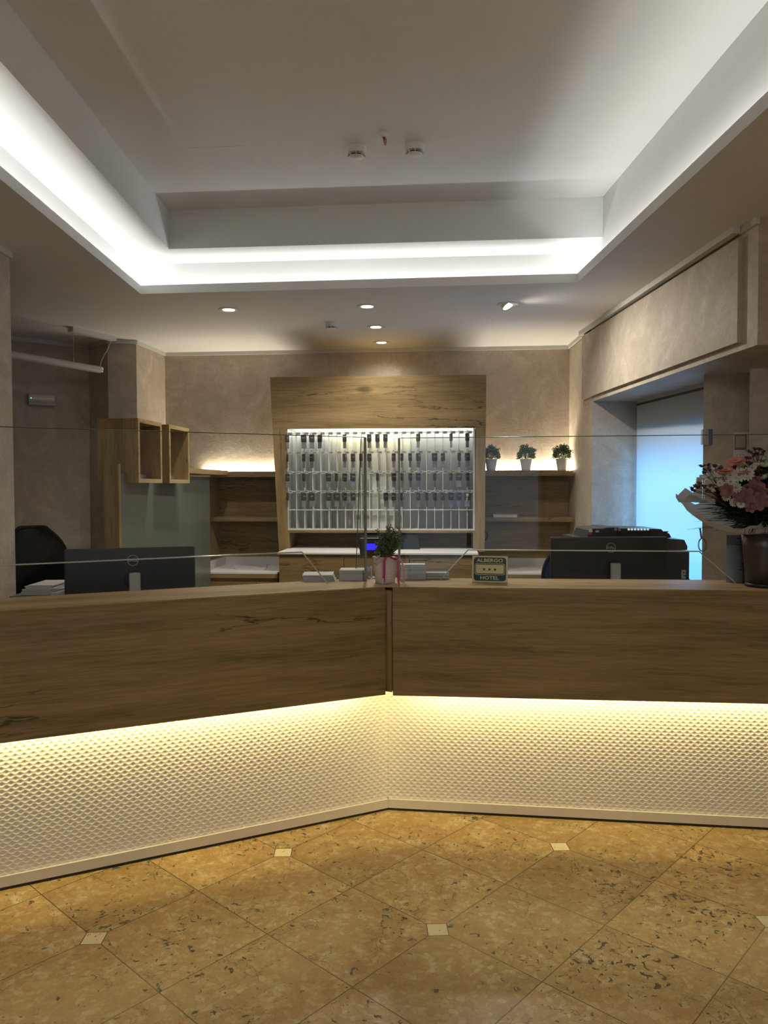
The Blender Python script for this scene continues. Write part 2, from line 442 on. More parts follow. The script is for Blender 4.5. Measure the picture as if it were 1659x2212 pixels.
def text_geo(body, align='CENTER', bold=0.0):
    k = (body, align, bold)
    if k in _TC: return _TC[k]
    cu = bpy.data.curves.new('lettering', 'FONT'); cu.body = body; cu.size = 1; cu.align_x = align; cu.align_y = 'CENTER'
    cu.resolution_u = 2; cu.offset = bold
    ob = bpy.data.objects.new('lettering', cu)
    me = bpy.data.meshes.new_from_object(ob)
    vs = [(v.co.x, v.co.y) for v in me.vertices]; fs = [list(p.vertices) for p in me.polygons]
    bpy.data.objects.remove(ob); bpy.data.meshes.remove(me); bpy.data.curves.remove(cu)
    _TC[k] = (vs, fs); return vs, fs

def props(o, label=None, cat=None, group=None, kind=None):
    if label: o['label'] = label
    if cat: o['category'] = cat
    if group: o['group'] = group
    if kind: o['kind'] = kind
    return o
def thing(name, label, cat, loc=(0, 0, 0), rz=0, group=None):
    o = bpy.data.objects.new(name, None); COL.objects.link(o)
    o.empty_display_size = 0.05
    o.location = loc; o.rotation_euler = (0, 0, rz)
    return props(o, label, cat, group)
def struct(name, mb, mats, parent=None, origin=None):
    o = mb.build(name, mats, parent, origin)
    if not parent: o['kind'] = 'structure'
    return o
def dup(root, loc, rz=None, label=None, group=None):
    r = root.copy(); COL.objects.link(r); r.location = loc
    if rz is not None: r.rotation_euler = (0, 0, rz)
    if label: r['label'] = label
    if group: r['group'] = group
    for ch in list(root.children):
        c = ch.copy(); COL.objects.link(c); c.parent = r
        for g in list(ch.children):
            d = g.copy(); COL.objects.link(d); d.parent = c
    return r
def area(name, a, b, width, power, col, aim, parent=None, spread=PI):
    """strip light from a to b"""
    a = Vector(a); b = Vector(b); L = (b-a).length
    li = bpy.data.lights.new(name, 'AREA'); li.shape = 'RECTANGLE'; li.size = L; li.size_y = width
    li.energy = power; li.color = col; li.spread = spread
    o = bpy.data.objects.new(name, li); COL.objects.link(o)
    x = (b-a).normalized(); z = -Vector(aim).normalized(); z = (z - x*z.dot(x)).normalized(); y = z.cross(x)
    M = Matrix(((x.x, y.x, z.x, 0), (x.y, y.y, z.y, 0), (x.z, y.z, z.z, 0), (0, 0, 0, 1)))
    o.matrix_world = Matrix.Translation((a+b)/2) @ M
    return o
def frame(o, x, z):
    """matrix with local x along x, local z along z"""
    x = Vector(x).normalized(); z = Vector(z).normalized(); y = z.cross(x).normalized(); z = x.cross(y)
    return Matrix.Translation(Vector(o)) @ Matrix(((x.x, y.x, z.x, 0), (x.y, y.y, z.y, 0), (x.z, y.z, z.z, 0), (0, 0, 0, 1)))

# ------------------------------------------------------------------ plan geometry
ZC = 2.65      # lower ceiling
BL = Z(356, 762, ZC); BR = Z(1229, 746, ZC)      # back wall, left and right end
BU = (BR-BL).normalized(); BN = Vector((BU.y, -BU.x, 0))      # BN points into the room
BANG = math.atan2(BU.y, BU.x)
def B(s, t, z):
    p = BL + BU*s + BN*t; return Vector((p.x, p.y, z))
def BP(px, py, t):
    """pixel onto the plane t metres in front of the back wall -> (s, z)"""
    d = ray(px, py); k = (t - (CAMP-BL).dot(BN))/d.dot(BN); p = CAMP + d*k
    return (p-BL).dot(BU), p.z
def BPv(px, py, t):
    s, z = BP(px, py, t); return B(s, t, z)
BW = (BR-BL).length

# ================================================================== THE ROOM
wp = white_paint(); pl = plaster()
mb = MB(); mb.ext([(-4.2, -3.7, 0), (2.5, -3.7, 0), (2.5, 7.4, 0), (-4.2, 7.4, 0)], (0, 0, -0.1))
struct('floor', mb, marble_floor())

# coffered ceiling, ring corners from the back-left one round
ZS, ZT = 2.87, 3.09
lip = [Z(304, 635, ZC), Z(1247, 610, ZC), Vector((1.255, 0.2, ZC)), Vector((-1.40, 0.2, ZC))]
cov = [Z(287, 572, ZS), Z(1263, 547, ZS), Vector((1.35, 0.05, ZS)), Vector((-1.51, 0.05, ZS))]
inn = [Z(365, 538, ZS), Z(1302, 512, ZS), Vector((1.335, 0.45, ZS)), Vector((-1.225, 0.45, ZS))]
cen = Vector((-0.1, 2.3, 0))
def at(p, z): return (p.x, p.y, z)
lip2 = [p + Vector((math.copysign(.018, p.x-cen.x), math.copysign(.018, p.y-cen.y), 0)) for p in lip]
mb = MB()
out = [(-4.2, 7.4), (2.5, 7.4), (2.5, -3.7), (-4.2, -3.7)]
for i in range(4):
    j = (i+1) % 4
    mb.add([(*out[i], ZC), (*out[j], ZC), at(lip[j], ZC), at(lip[i], ZC)], [[0, 1, 2, 3]])
struct('ceiling', mb, wp)
mb = MB()
def wall(a, b, z0, z1): mb.add([at(a, z0), at(b, z0), at(b, z1), at(a, z1)], [[0, 1, 2, 3]])
ZL = 2.70; ZG = 2.662
for i in range(4):
    j = (i+1) % 4
    wall(lip[i], lip[j], ZC, ZL); wall(lip2[i], lip2[j], ZG, ZL)
    mb.add([at(lip[i], ZL), at(lip[j], ZL), at(lip2[j], ZL), at(lip2[i], ZL)], [[0, 1, 2, 3]])
    mb.add([at(lip2[i], ZG), at(lip2[j], ZG), at(cov[j], ZG), at(cov[i], ZG)], [[0, 1, 2, 3]])
    if i != 1:
        wall(cov[i], cov[j], ZG, ZS); wall(inn[i], inn[j], ZS, ZT)
        mb.add([at(cov[i], ZS), at(cov[j], ZS), at(inn[j], ZS), at(inn[i], ZS)], [[0, 1, 2, 3]])
for a, b, zt in ((cov[1], inn[1], ZS), (inn[1], inn[2], ZT), (inn[2], cov[2], ZS)): wall(a, b, ZG, zt)
mb.add([at(p, ZT) for p in inn], [[0, 1, 2, 3]])
struct('ceiling_coffer', mb, wp)
def off(p, dx, dy, z): return Vector((p.x+dx, p.y+dy, z))
zl = 2.672
for nm, a, b in (('cove_strip_left', off(cov[0], .05, -.06, zl), off(cov[3], .05, .3, zl)),
                 ('cove_strip_back', off(cov[0], .07, -.055, zl), off(cov[1], -.05, -.055, zl)),
                 ('cove_strip_right', off(cov[1], -.045, -.08, zl), off(cov[2], -.045, .3, zl)),
                 ('cove_strip_front', off(cov[3], .08, .06, zl), off(cov[2], -.08, .06, zl))):
    area(nm, a, b, 0.012, P_COVE*(b-a).length, C_COVE, (0, 0, 1))

# walls ----------------------------------------------------------------
def prism(name, pts, z0, z1, mat, kind=True):
    mb = MB(); mb.ext([(p[0], p[1], z0) for p in pts], (0, 0, z1-z0))
    return struct(name, mb, mat)
B0 = BL; B1 = BR
prism('wall_back', [BL - BU*0.1, BR + BU*0.05, BR + BU*0.05 - BN*0.2, BL - BU*0.1 - BN*0.2], 0, ZC, pl)
P1 = Z(232, 734, ZC); P2 = Z(294, 735, ZC)
A0 = Z(27, 727, ZC); A1 = Z(191, 745, ZC); A0 = A0 + (A0-A1).normalized()*1.3
prism('wall_corner', [P2, BL, BL - BN*.2, P1 - BN*.4, P1], 0, ZC, pl)
prism('wall_alcove', [A0, A1, A1 + Vector((-.05, .2, 0)), A0 + Vector((-.05, .2, 0))], 0, ZC, pl)
prism('wall_alcove_side', [A1, P1, P1 + Vector((0, .3, 0)), A1 + Vector((0, .3, 0))], 0, ZC, pl)
C0 = Z(20.5, 545, ZC)
prism('wall_left', [C0, (-1.80, -3.6), (-1.95, -3.6), (-2.1, C0.y)], 0, ZC, pl)
prism('wall_left_return', [(C0.x-.1, C0.y-.15), (C0.x-.1, C0.y), (-4.2, C0.y), (-4.2, C0.y-.15)], 0, ZC, pl)
prism('wall_alcove_end', [(A0.x+.02, C0.y-.1), (A0.x+.02, 7), (A0.x-.15, 7), (A0.x-.15, C0.y-.1)], 0, ZC, pl)
J1 = Y(1279, 900, 5.55)
prism('wall_right', [BR - BN*.1, J1, (2.45, J1.y+.02), (2.45, 6.9), (BR.x, 6.9)], 0, ZC, pl)
Wa = Y(1366.5, 900, 5.58); Wb = Y(1519, 900, 4.59); wd = (Wb-Wa).normalized(); wd.z = 0
Pa = Y(1519.5, 900, 4.22)
prism('wall_right_pier', [Pa, (2.45, 4.06), (2.45, 4.34), (Pa.x+.10, 4.34)], 0, 2.3, pl)
Na = Y(1618.5, 900, 3.74)
prism('wall_right_near', [Na, (1.985, 3.72), (1.985, -3.6), (2.45, -3.6), (2.45, 3.88), (Na.x+.13, 3.88)], 0, ZC, pl)
ZB = 2.105
K0 = Z(1260, 874, ZB); K1 = Z(1636, 745, ZB)
mb = MB(); mb.ext([at(K0, ZB), at(K1, ZB), (2.45, K1.y, ZB), (2.45, K0.y, ZB)], (0, 0, ZC-ZB))
kd = (K1-K0).normalized(); kn = Vector((kd.y, -kd.x, 0))
if kn.x > 0: kn = -kn
q0 = K0 + kd*0.03; q1 = PL(1604, 600, K0, K1)
mb.ext([at(q0, ZB+.035), at(q1, ZB+.035), at(q1 + kn*.022, ZB+.035), at(q0 + kn*.022, ZB+.035)], (0, 0, ZC-ZB-.08))
struct('wall_bulkhead', mb, pl)
# outer wall round the window, lintel and threshold
wn_ = Vector((-wd.y, wd.x, 0)); wn_ = wn_ if wn_.x > 0 else -wn_
e0 = Wa - wd*0.12 + wn_*.05; e1 = Wb + wd*0.35 + wn_*.05
prism('wall_window_lintel', [e0, e1, e1 + wn_*.22, e0 + wn_*.22], 1.90, 2.4, pl)
prism('wall_window_sill', [e0, e1, e1 + wn_*.22, e0 + wn_*.22], 0, 0.10, pl)
# window frame and glass
mb = MB(); fr0 = e0 + wn_*.08; fr1 = e1 + wn_*.08
def wbar(u0, u1, z0, z1, mb=mb, o=fr0, t0=0, t1=.05):
    a = o + wd*u0 + wn_*t0; b = o + wd*u1 + wn_*t0
    mb.ext([at(a, z0), at(b, z0), at(b + wn_*(t1-t0), z0), at(a + wn_*(t1-t0), z0)], (0, 0, z1-z0))
WL = (fr1-fr0).length
for u in (0, WL-.06): wbar(u, u+.06, .10, 1.90)
wbar(0, WL, .10, .17); wbar(0, WL, 1.83, 1.90)
wf = struct('window_1', mb, plain('window_frame_grey', (.45, .46, .47), .4))
g = MB(); wbar(.03, WL-.03, .15, 1.86, g, fr0, .02, .026)
g.build('pane', clear_pane('window_glass'), wf)
# daylight behind the window
lc = fr0 + wn_*.12
area('daylight_window', at(lc + wd*.05, .95), at(lc + wd*(WL-.05), .95), 1.55, P_WINDOW, C_BLUE, -wn_)
# roller blind hanging in front of it
rb = thing('roller_blind', 'white roller blind pulled down over the window, glowing blue', 'roller blind', (Wb.x, Wb.y, 0))
mb = MB(); a = Wa + wd*.075; b = Wb + wd*.34
mb.ext([at(a, .12), at(b, .12), at(b + wn_*.002, .12), at(a + wn_*.002, .12)], (0, 0, 1.985))
mb.build('fabric', sheer('blind_fabric', (.78, .80, .80), .5, (.72, .82, .84)), rb)
mb = MB(); mb.tube([at(a + wn_*.02, ZB-.03), at(b + wn_*.02, ZB-.03)], .022, 12)
mb.build('roller_tube', plain('dark_bronze', (.05, .045, .04), .5), rb)

# front wall with the entrance the daylight comes from
mb = MB()
for x0, x1, z0, z1 in ((-4.2, -1.5, 0, ZC), (.6, 2.5, 0, ZC), (-1.5, .6, 2.35, ZC)):
    mb.box(x0, x1, -3.7, -3.5, z0, z1)
struct('wall_front', mb, pl)
mb = MB()
for x0, x1, z0, z1 in ((-1.5, -1.44, 0, 2.35), (-.48, -.42, 0, 2.35), (.54, .6, 0, 2.35), (-1.5, .6, 2.27, 2.35), (-1.5, .6, 0, .08)):
    mb.box(x0, x1, -3.66, -3.6, z0, z1)
dr = struct('door_1', mb, plain('door_frame_dark', (.06, .06, .065), .4))
g = MB(); g.box(-1.45, .55, -3.632, -3.626, .05, 2.3); g.build('pane', clear_pane('window_glass'), dr)
area('daylight_entrance', (-1.4, -3.69, 1.2), (.5, -3.69, 1.2), 2.2, P_ENTRANCE, (.85, .93, 1.0), (0, 1, 0))

# white cornice strips under the ceiling
def cornice(i, pts, d=.012, h=.03, mat=None):
    mb = MB()
    for a, b in zip(pts[:-1], pts[1:]):
        a = Vector(a); b = Vector(b); a.z = b.z = 0
        t = (b-a).normalized(); nn = Vector((t.y, -t.x, 0))
        a2 = a - t*d*.5; b2 = b + t*d*.5
        mb.ext([at(a2, ZC-h), at(b2, ZC-h), at(b2 + nn*d, ZC-h), at(a2 + nn*d, ZC-h)], (0, 0, h))
    struct('trim_%d' % i, mb, plain('cornice_white', (.62, .62, .60), .7, var=.02))
cornice(1, [BL, BR]); cornice(2, [BR, J1 + (BR-J1).normalized()*0.02])
cornice(3, [K0 + kn*.0, q1 + kn*.022], .034); cornice(4, [P1, P2]); cornice(5, [P2, BL])
cornice(6, [A0, A1]); cornice(7, [A1, P1]); cornice(8, [Vector((-1.80, -3.4, 0)), C0])
cornice(9, [q1 + kn*.0, K1], .018)

# ================================================================== RECEPTION COUNTER
ZTOP = 1.06; ZPB = 0.58
fl0 = Z(0, 1318.5, ZTOP); fl1 = Z(832, 1266.5, ZTOP); fr_0 = Z(848, 1267.5, ZTOP); fr_1 = Z(1659, 1275, ZTOP)
dl = (fl1-fl0).normalized(); dr_ = (fr_1-fr_0).normalized()
flE = fl1 - dl*((fl1.x+1.79)/dl.x); frE = fr_0 + dr_*((1.965-fr_0.x)/dr_.x)
bk0 = Z(0, 1292, ZTOP); bkc = Z(800, 1247.5, ZTOP); bk1 = Z(1600, 1253, ZTOP)
db = (bkc-bk0).normalized(); bkLE = bkc - db*((bkc.x+1.79)/db.x); db2 = (bk1-bkc).normalized(); bkRE = bkc + db2*((1.965-bkc.x)/db2.x)
w0 = Z(0, 1922, 0); wc = Z(838, 1748, 0); w1 = Z(1659, 1791, 0)
dwl = (wc-w0).normalized(); dwr = (w1-wc).normalized()
wLE = wc - dwl*((wc.x+1.79)/dwl.x); wRE = wc + dwr*((1.965-wc.x)/dwr.x)
AL = math.atan2(dl.y, dl.x); AR = math.atan2(dr_.y, dr_.x)
nL = Vector((dl.y, -dl.x, 0)); nR = Vector((dr_.y, -dr_.x, 0))      # towards the guest
nWL = Vector((dwl.y, -dwl.x, 0)); nWR = Vector((dwr.y, -dwr.x, 0))
cnt = thing('reception_counter', 'angled reception counter with oak front boards above a glowing white relief panel', 'reception counter', (wc.x, wc.y, 0))
def vslab(a, b, n, th, z0, z1, mb=None, mi=0):
    mb = mb or MB()
    mb.ext([at(a, z0), at(b, z0), at(b - n*th, z0), at(a - n*th, z0)], (0, 0, z1-z0), mi); return mb
vslab(flE, fl1, nL, .03, ZPB, ZTOP-.0045).build('front_board', wood(AL), cnt)
vslab(fr_0, frE, nR, .03, ZPB, ZTOP-.0045).build('front_board', wood(AR, key='b'), cnt)
mb = MB(); nm_ = (nL+nR).normalized()
ca = fl1 - nL*.010 + dl*.0035; cb = fr_0 - nR*.010 - dr_*.0035
mb.ext([at(ca, ZPB+.012), at(cb, ZPB+.012), at(cb - nm_*.02, ZPB+.012), at(ca - nm_*.02, ZPB+.012)], (0, 0, ZTOP-ZPB-.03))
mb.build('corner_strip', wood(AR, True), cnt)
mb = MB(); ca = fl1 - nL*.031 - dl*.02; cb = fr_0 - nR*.031 + dr_*.02
mb.ext([at(ca, ZPB+.012), at(cb, ZPB+.012), at(cb - nm_*.004, ZPB+.012), at(ca - nm_*.004, ZPB+.012)], (0, 0, ZTOP-ZPB-.05))
mb.build('groove_shade_sheet', plain('groove_shade', (.03, .02, .01), .8), cnt)  # added dark sheet: paints shade into the corner grooves and stops light
# top: left and right leaf mitred at the corner
fm = (fl1+fr_0)/2
for pts, ang in (([flE, fl1, fm, bkc, bkLE], AL), ([fm, fr_0, frE, bkRE, bkc], AR)):
    mb = MB(); mb.ext([at(p, ZTOP-.004) for p in pts], (0, 0, .004), 0)
    mb.build('countertop', wood(ang, tone=1.4), cnt)
# carcass behind the relief, and the shelf that carries the strip light
mb = MB()
mb.ext([at(p, .0) for p in (wLE - nWL*.012, wc - nWL*.012, bkc - Vector((0, .03, 0)), bkLE - Vector((0, .03, 0)))], (0, 0, ZTOP-.0045))
mb.ext([at(p, .0) for p in (wc - nWR*.012, wRE - nWR*.012, bkRE - Vector((0, .03, 0)), bkc - Vector((0, .03, 0)))], (0, 0, ZTOP-.0045))
mb.ext([at(p, .655) for p in (flE - nL*.031, fl1 - nL*.031, wc, wLE)], (0, 0, .02))
mb.ext([at(p, .655) for p in (fr_0 - nR*.031, frE - nR*.031, wRE, wc)], (0, 0, .02))
mb.build('carcass', plain('white_carcass', (.6, .58, .52), .6, var=.02), cnt)
# relief panels: real egg-crate surface
rel = plain('white_relief', (.80, .77, .70), .55, spec=.3, var=.01)
def relief(a, b, n, z0, z1):
    """zigzag ridges enclosing lens-shaped hollows"""
    L = (b-a).length; t = (b-a).normalized(); Pq, q, D_ = .0312, .0143, .0038
    nu = int(L/Pq*8); nv = int((z1-z0)/q*9); vs = []; fs = []
    tri = [1-4*abs((i/8.0) % 1 - .5) for i in range(8)]
    W_ = .24
    for j in range(nv+1):
        z = (z1-z0)*j/nv; r = z/q
        for i in range(nu+1):
            tr = W_*tri[i % 8]; k = int(math.floor(r))
            for kk in (k-1, k, k+1):
                r0 = kk + tr*(1 if kk % 2 == 0 else -1); r1 = kk+1 + tr*(-1 if kk % 2 == 0 else 1)
                if r0 <= r < r1:
                    sp = r1-r0; f = (r-r0)/sp; h = -D_*((sp-.25)/1.29)**1.5*math.sin(PI*f**.75); break
            p = a + t*(L*i/nu) + n*(h+.003); vs.append((p.x, p.y, z0+z))
    for j in range(nv):
        for i in range(nu):
            k = j*(nu+1)+i; fs.append([k, k+1, k+nu+2, k+nu+1])
    m_ = MB(); m_.add(vs, fs, smooth=True); return m_
relief(wLE, wc, nWL, .045, .655).build('relief_panel', rel, cnt)
relief(wc, wRE, nWR, .045, .655).build('relief_panel', rel, cnt)
pk = plain('plinth_white', (.66, .62, .54), .5, var=.02)
vslab(wLE + nWL*.012, wc + nWL*.012 - dwl*.004, nWL, .02, .012, .052).build('plinth', pk, cnt)
vslab(wc + nWR*.012 + dwr*.004, wRE + nWR*.012, nWR, .02, .012, .052).build('plinth', pk, cnt)
bk = plain('gap_shade_dark', (.03, .028, .025), .7)  # dark strip: shade of the gap under the plinth, put into the colour
mb = MB(); vslab(wLE + nWL*.006, wc + nWL*.006, nWL, .02, 0, .012, mb); vslab(wc + nWR*.006, wRE + nWR*.006, nWR, .02, 0, .012, mb)
mb.build('base_gap_shade', bk, cnt)
# warm strip behind the boards
for a, b, n in ((flE + dl*.05, fl1 - dl*.06, nL), (fr_0 + dr_*.06, frE - dr_*.05, nR)):
    a = a - n*.058; b = b - n*.058; a = Vector(at(a, .637)); b = Vector(at(b, .637))
    area('counter_strip', a, b, .03, P_COUNTER*(b-a).length, C_WARM, -n*.9 + Vector((0, 0, -1)))
    m2 = MB(); t = (b-a).normalized()
    m2.ext([tuple(a - n*.008 + Vector((0, 0, .002))), tuple(b - n*.008 + Vector((0, 0, .002))), tuple(b + n*.010 + Vector((0, 0, .002))), tuple(a + n*.010 + Vector((0, 0, .002)))], (0, 0, .007))
    m2.build('light_strip', plain('strip_housing', (.7, .7, .7), .4), cnt)

# ------------------------------------------------------------------ clear screens on the counter
ZG1 = 1.7246; ZGC = 1.205
gm = clear_pane('acrylic_pane'); ge_ = plain('acrylic_edge', (.42, .50, .47), .25, spec=.8, var=.02)
def screen(name, label, pts, a, b, th=.006):
    """outline given as (plan fraction handled by pixel, z)"""
    d = (b-a).normalized(); n = Vector((d.y, -d.x, 0)); P = [Vector(p) for p in pts]
    t = thing(name, label, 'clear screen', (P[0].x, P[0].y, ZTOP))
    m_ = MB(); m_.add([tuple(p + n*th/2) for p in P], [list(range(len(P)))]); m_.build('pane', gm, t)
    e = MB(); k = len(P); vs = [tuple(p + n*th/2) for p in P] + [tuple(p - n*th/2) for p in P]
    fs = [[i, (i+1) % k, (i+1) % k + k, i+k] for i in range(k)]
    e.add(vs, fs); e.build('sheet_edge', ge_, t)
    hi_ = MB(); lo_ = MB(); ve_ = MB()
    for i in range(k):
        a_, b_ = P[i], P[(i+1) % k]
        if max(a_.z, b_.z) < ZTOP+.01: continue
        if min(a_.z, b_.z) > 1.5: lo_.tube([tuple(a_), tuple(b_)], .0019, 4)
        elif abs(a_.z-b_.z) > .4 and abs(a_.x) > 1.7: continue
        elif abs(a_.z-b_.z) > .4: ve_.box(-.005, .005, -.004, .004, 0, ZG1-ZTOP, 0, Matrix.Translation((a_.x, a_.y, ZTOP)) @ Matrix.Rotation(math.atan2(d.y, d.x), 4, 'Z'))
        else: hi_.tube([tuple(a_), tuple(b_)], .0030, 4)
    hi_.build('glow_edge', plain('acrylic_edge_glow', (.62, .66, .58), .25, spec=.8, var=.02), t)  # pale tube: glow of the acrylic edge put into the colour
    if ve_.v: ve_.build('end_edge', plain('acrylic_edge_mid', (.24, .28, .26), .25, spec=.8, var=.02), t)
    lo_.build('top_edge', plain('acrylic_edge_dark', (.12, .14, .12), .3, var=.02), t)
    return t
ga = Z(790, 1255.5, ZTOP); gt0 = Y(0, 922, 2.859)
def gp(px, py): return PL(px, py, ga, gt0)
gl_dir = (gt0-ga).normalized(); gl_dir.z = 0; gl_dir.normalize()
gfar = ga + gl_dir*((-1.78-ga.x)/gl_dir.x)
c1 = gp(652, 1194); c2 = gp(708, 1258); c0 = gp(36, 1218)
ZGC_L = (c1.z+c0.z)/2
c2z = Vector(at(c2, ZTOP))
cfar = c0 + gl_dir*.25; cfar.z = ZGC_L
scr = screen('counter_screen', 'clear acrylic screen on the left half of the counter', [at(ga, ZTOP), at(ga, ZG1), at(gfar, ZG1), at(gfar, ZTOP), at(gfar - gl_dir*.06, ZTOP), at(cfar, ZGC_L), at(c1, ZGC_L), c2z], gfar, ga)
# side fin stiffening the left screen
fb0 = Y(768, 1255, 3.655); fb1 = Y(780, 950, 3.625)
fin = MB(); P = [at(ga, ZTOP), at(ga, ZG1), (fb1.x, fb1.y, ZG1), (fb0.x, fb0.y, ZTOP)]
fin.add(P, [[0, 1, 2, 3]]); fin.build('side_fin', gm, scr)
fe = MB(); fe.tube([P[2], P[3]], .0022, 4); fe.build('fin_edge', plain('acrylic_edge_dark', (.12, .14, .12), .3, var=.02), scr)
ga2 = PL(862, 947, (0, 3.62), (1.434, 3.457)); gb2 = Y(1518, 940, 3.457)
gr_dir = (gb2-ga2); gr_dir.z = 0; gr_dir.normalize()
def gq(px, py): return PL(px, py, ga2, gb2)
gfar2 = ga2 + gr_dir*((1.955-ga2.x)/gr_dir.x)
d1 = gq(951, 1255); d2 = gq(1011, 1188); d3 = gq(1510, 1191); d4 = gq(1590, 1262)
zc2 = (d2.z+d3.z)/2
screen('counter_screen', 'clear acrylic screen on the right half of the counter', [at(ga2, ZTOP), at(d1, ZTOP), at(d2, zc2), at(d3, zc2), at(d4, ZTOP), at(gfar2, ZTOP), at(gfar2, ZG1), at(ga2, ZG1)], ga2, gfar2)

# ================================================================== CEILING FITTINGS
def downlight(px, py, tilt=0.0, az=0.0, label='', power=1.0):
    p = Z(px, py, ZC)
    t = thing('recessed_downlight', label, 'ceiling light', (p.x, p.y, ZC), 0, 'recessed downlights in the lower ceiling')
    wh = plain('lamp_trim_white', (.78, .78, .76), .4, var=.01)
    m_ = MB(); o = (p.x, p.y, ZC)
    m_.lathe([(.046, -.002), (.060, -.007), (.067, -.0035), (.067, 0), (.046, 0)], 32, 0, None, True, o)
    m_.build('trim_ring', wh, t)
    R = Matrix.Translation(Vector(o)) @ Matrix.Rotation(az, 4, 'Z') @ Matrix.Rotation(tilt, 4, 'Y')
    dz = -.012 if tilt else -.003
    m_ = MB(); m_.lathe([(.038, .004), (.041, dz-.001), (.044, dz), (.044, .012)], 28, 0, R)
    m_.build('lamp_body', wh, t)
    m_ = MB(); m_.lathe([(.0001, dz-.0012), (.0385, dz-.0008)], 28, 0, R, False)
    m_.build('lens', plain('lens_lit', (.9, .9, .9), .3, emit=(1, .97, .9), es=5, var=0), t)
    sp = bpy.data.lights.new('downlight_beam', 'SPOT'); sp.energy = P_SPOT*power; sp.color = C_SPOT
    sp.spot_size = math.radians(150); sp.spot_blend = .9; sp.shadow_soft_size = .03
    so = bpy.data.objects.new('downlight_beam', sp); COL.objects.link(so); so.parent = t
    so.matrix_local = Matrix.Translation((0, 0, dz-.006)) if not tilt else Matrix.Rotation(az, 4, 'Z') @ Matrix.Rotation(tilt, 4, 'Y') @ Matrix.Translation((0, 0, dz-.01))
    return t
downlight(494, 668.5, label='round white downlight at the left end of the front row of three', power=1.3)
downlight(793, 661.5, label='round white downlight in the middle of the front row of three', power=1.3)
downlight(1097, 657, math.radians(32), math.radians(150), label='downlight tilted out of its ring, right end of the front row', power=1.3)
downlight(812, 706, label='round white downlight just behind the middle front one')
downlight(824, 739.5, label='round white downlight nearest the back wall', power=.32)

# two fill lights added over the lobby, unseen behind the camera
for k, (x, y) in enumerate(((-.1, -1.2), (1.1, -1.2))):
    t = thing('added_fill_panel', 'added square fill light over the unseen lobby, %s one' % ('left' if k == 0 else 'right'), 'ceiling light', (x, y, ZC), 0, 'added fill panels over the lobby')
    m_ = MB(); m_.box(x-.31, x+.31, y-.31, y+.31, ZC-.012, ZC-.001); m_.build('frame', white_paint(), t)
    area('fill_panel_beam', (x-.29, y, ZC-.014), (x+.29, y, ZC-.014), .58, P_LOBBY_FILL/2, (1, .96, .9), (0, .25, -1))

def detector(px, py, z, label, r=.046):
    p = Z(px, py, z); o = (p.x, p.y, z)
    t = thing('smoke_detector', label, 'smoke detector', o, 0, 'white smoke detectors on the ceiling')
    wh = plain('detector_white', (.74, .74, .72), .45, var=.01); dk = plain('vent_dark', (.06, .06, .06), .6)
    k = r/.05
    m_ = MB(); m_.lathe([(.050*k, 0), (.050*k, -.006*k), (.049*k, -.030*k), (.046*k, -.034*k)], 32, 0, None, True, o); m_.build('base', wh, t)
    m_ = MB(); m_.lathe([(.034*k, -.034*k), (.033*k, -.047*k)], 32, 0, None, True, o); m_.build('vent_core', dk, t)
    m_ = MB()
    for z0 in (-.037, -.0425): m_.lathe([(.046*k, (z0+.002)*k), (.044*k, z0*k), (.040*k, (z0+.002)*k)], 32, 0, None, True, o)
    for a in range(8):
        an = a*PI/4; R = Matrix.Translation(o) @ Matrix.Rotation(an, 4, 'Z')
        m_.box(.034*k, .046*k, -.0018*k, .0018*k, -.047*k, -.034*k, 0, R)
    m_.build('vent_ribs', wh, t)
    m_ = MB(); m_.lathe([(.040*k, -.047*k), (.034*k, -.052*k), (.018*k, -.056*k), (.0001, -.057*k)], 32, 0, None, True, o); m_.build('cover', wh, t)
    return t
detector(770, 319, ZT, 'smoke detector on the raised ceiling, left of the small sensor')
detector(896, 313, ZT, 'smoke detector on the raised ceiling, right of the small sensor')
detector(716, 697, ZC, 'small smoke detector on the lower ceiling near the back downlights', .044)

p = Z(829, 287, ZT); o = (p.x, p.y, ZT)
t = thing('ceiling_sensor', 'tiny sensor with a reddish bulb between the two smoke detectors', 'sensor', o)
m_ = MB(); m_.lathe([(.020, 0), (.020, -.006), (.013, -.014), (.011, -.020)], 20, 0, None, True, o); m_.build('rosette', white_paint(), t)
m_ = MB(); m_.tube([(o[0], o[1], ZT-.018), (o[0]+.004, o[1], ZT-.034)], .006, 10); m_.build('neck', plain('dark_red', (.12, .02, .03), .4), t)
m_ = MB(); m_.tube([(o[0]+.003, o[1], ZT-.032), (o[0]+.007, o[1]-.001, ZT-.054)], [.0065, .005], 10)
m_.box(o[0]+.008, o[0]+.013, o[1]-.002, o[1]+.002, ZT-.046, ZT-.024); m_.build('bulb', plain('copper_pink', (.55, .30, .24), .2, .6), t)

# access panel: faint plate in the raised ceiling
a = Z(404, 320, ZT); b = Z(526, 315, ZT); c = Z(556, 367, ZT); d = Z(442, 371, ZT)
m_ = MB(); m_.ext([(q.x, q.y, ZT-.0012) for q in (a, b, c, d)], (0, 0, .0012))
o_ = m_.build('access_panel', white_paint(), None, (a.x, a.y, ZT)); props(o_, 'faint square access panel in the raised white ceiling, left of the detectors', 'access panel')

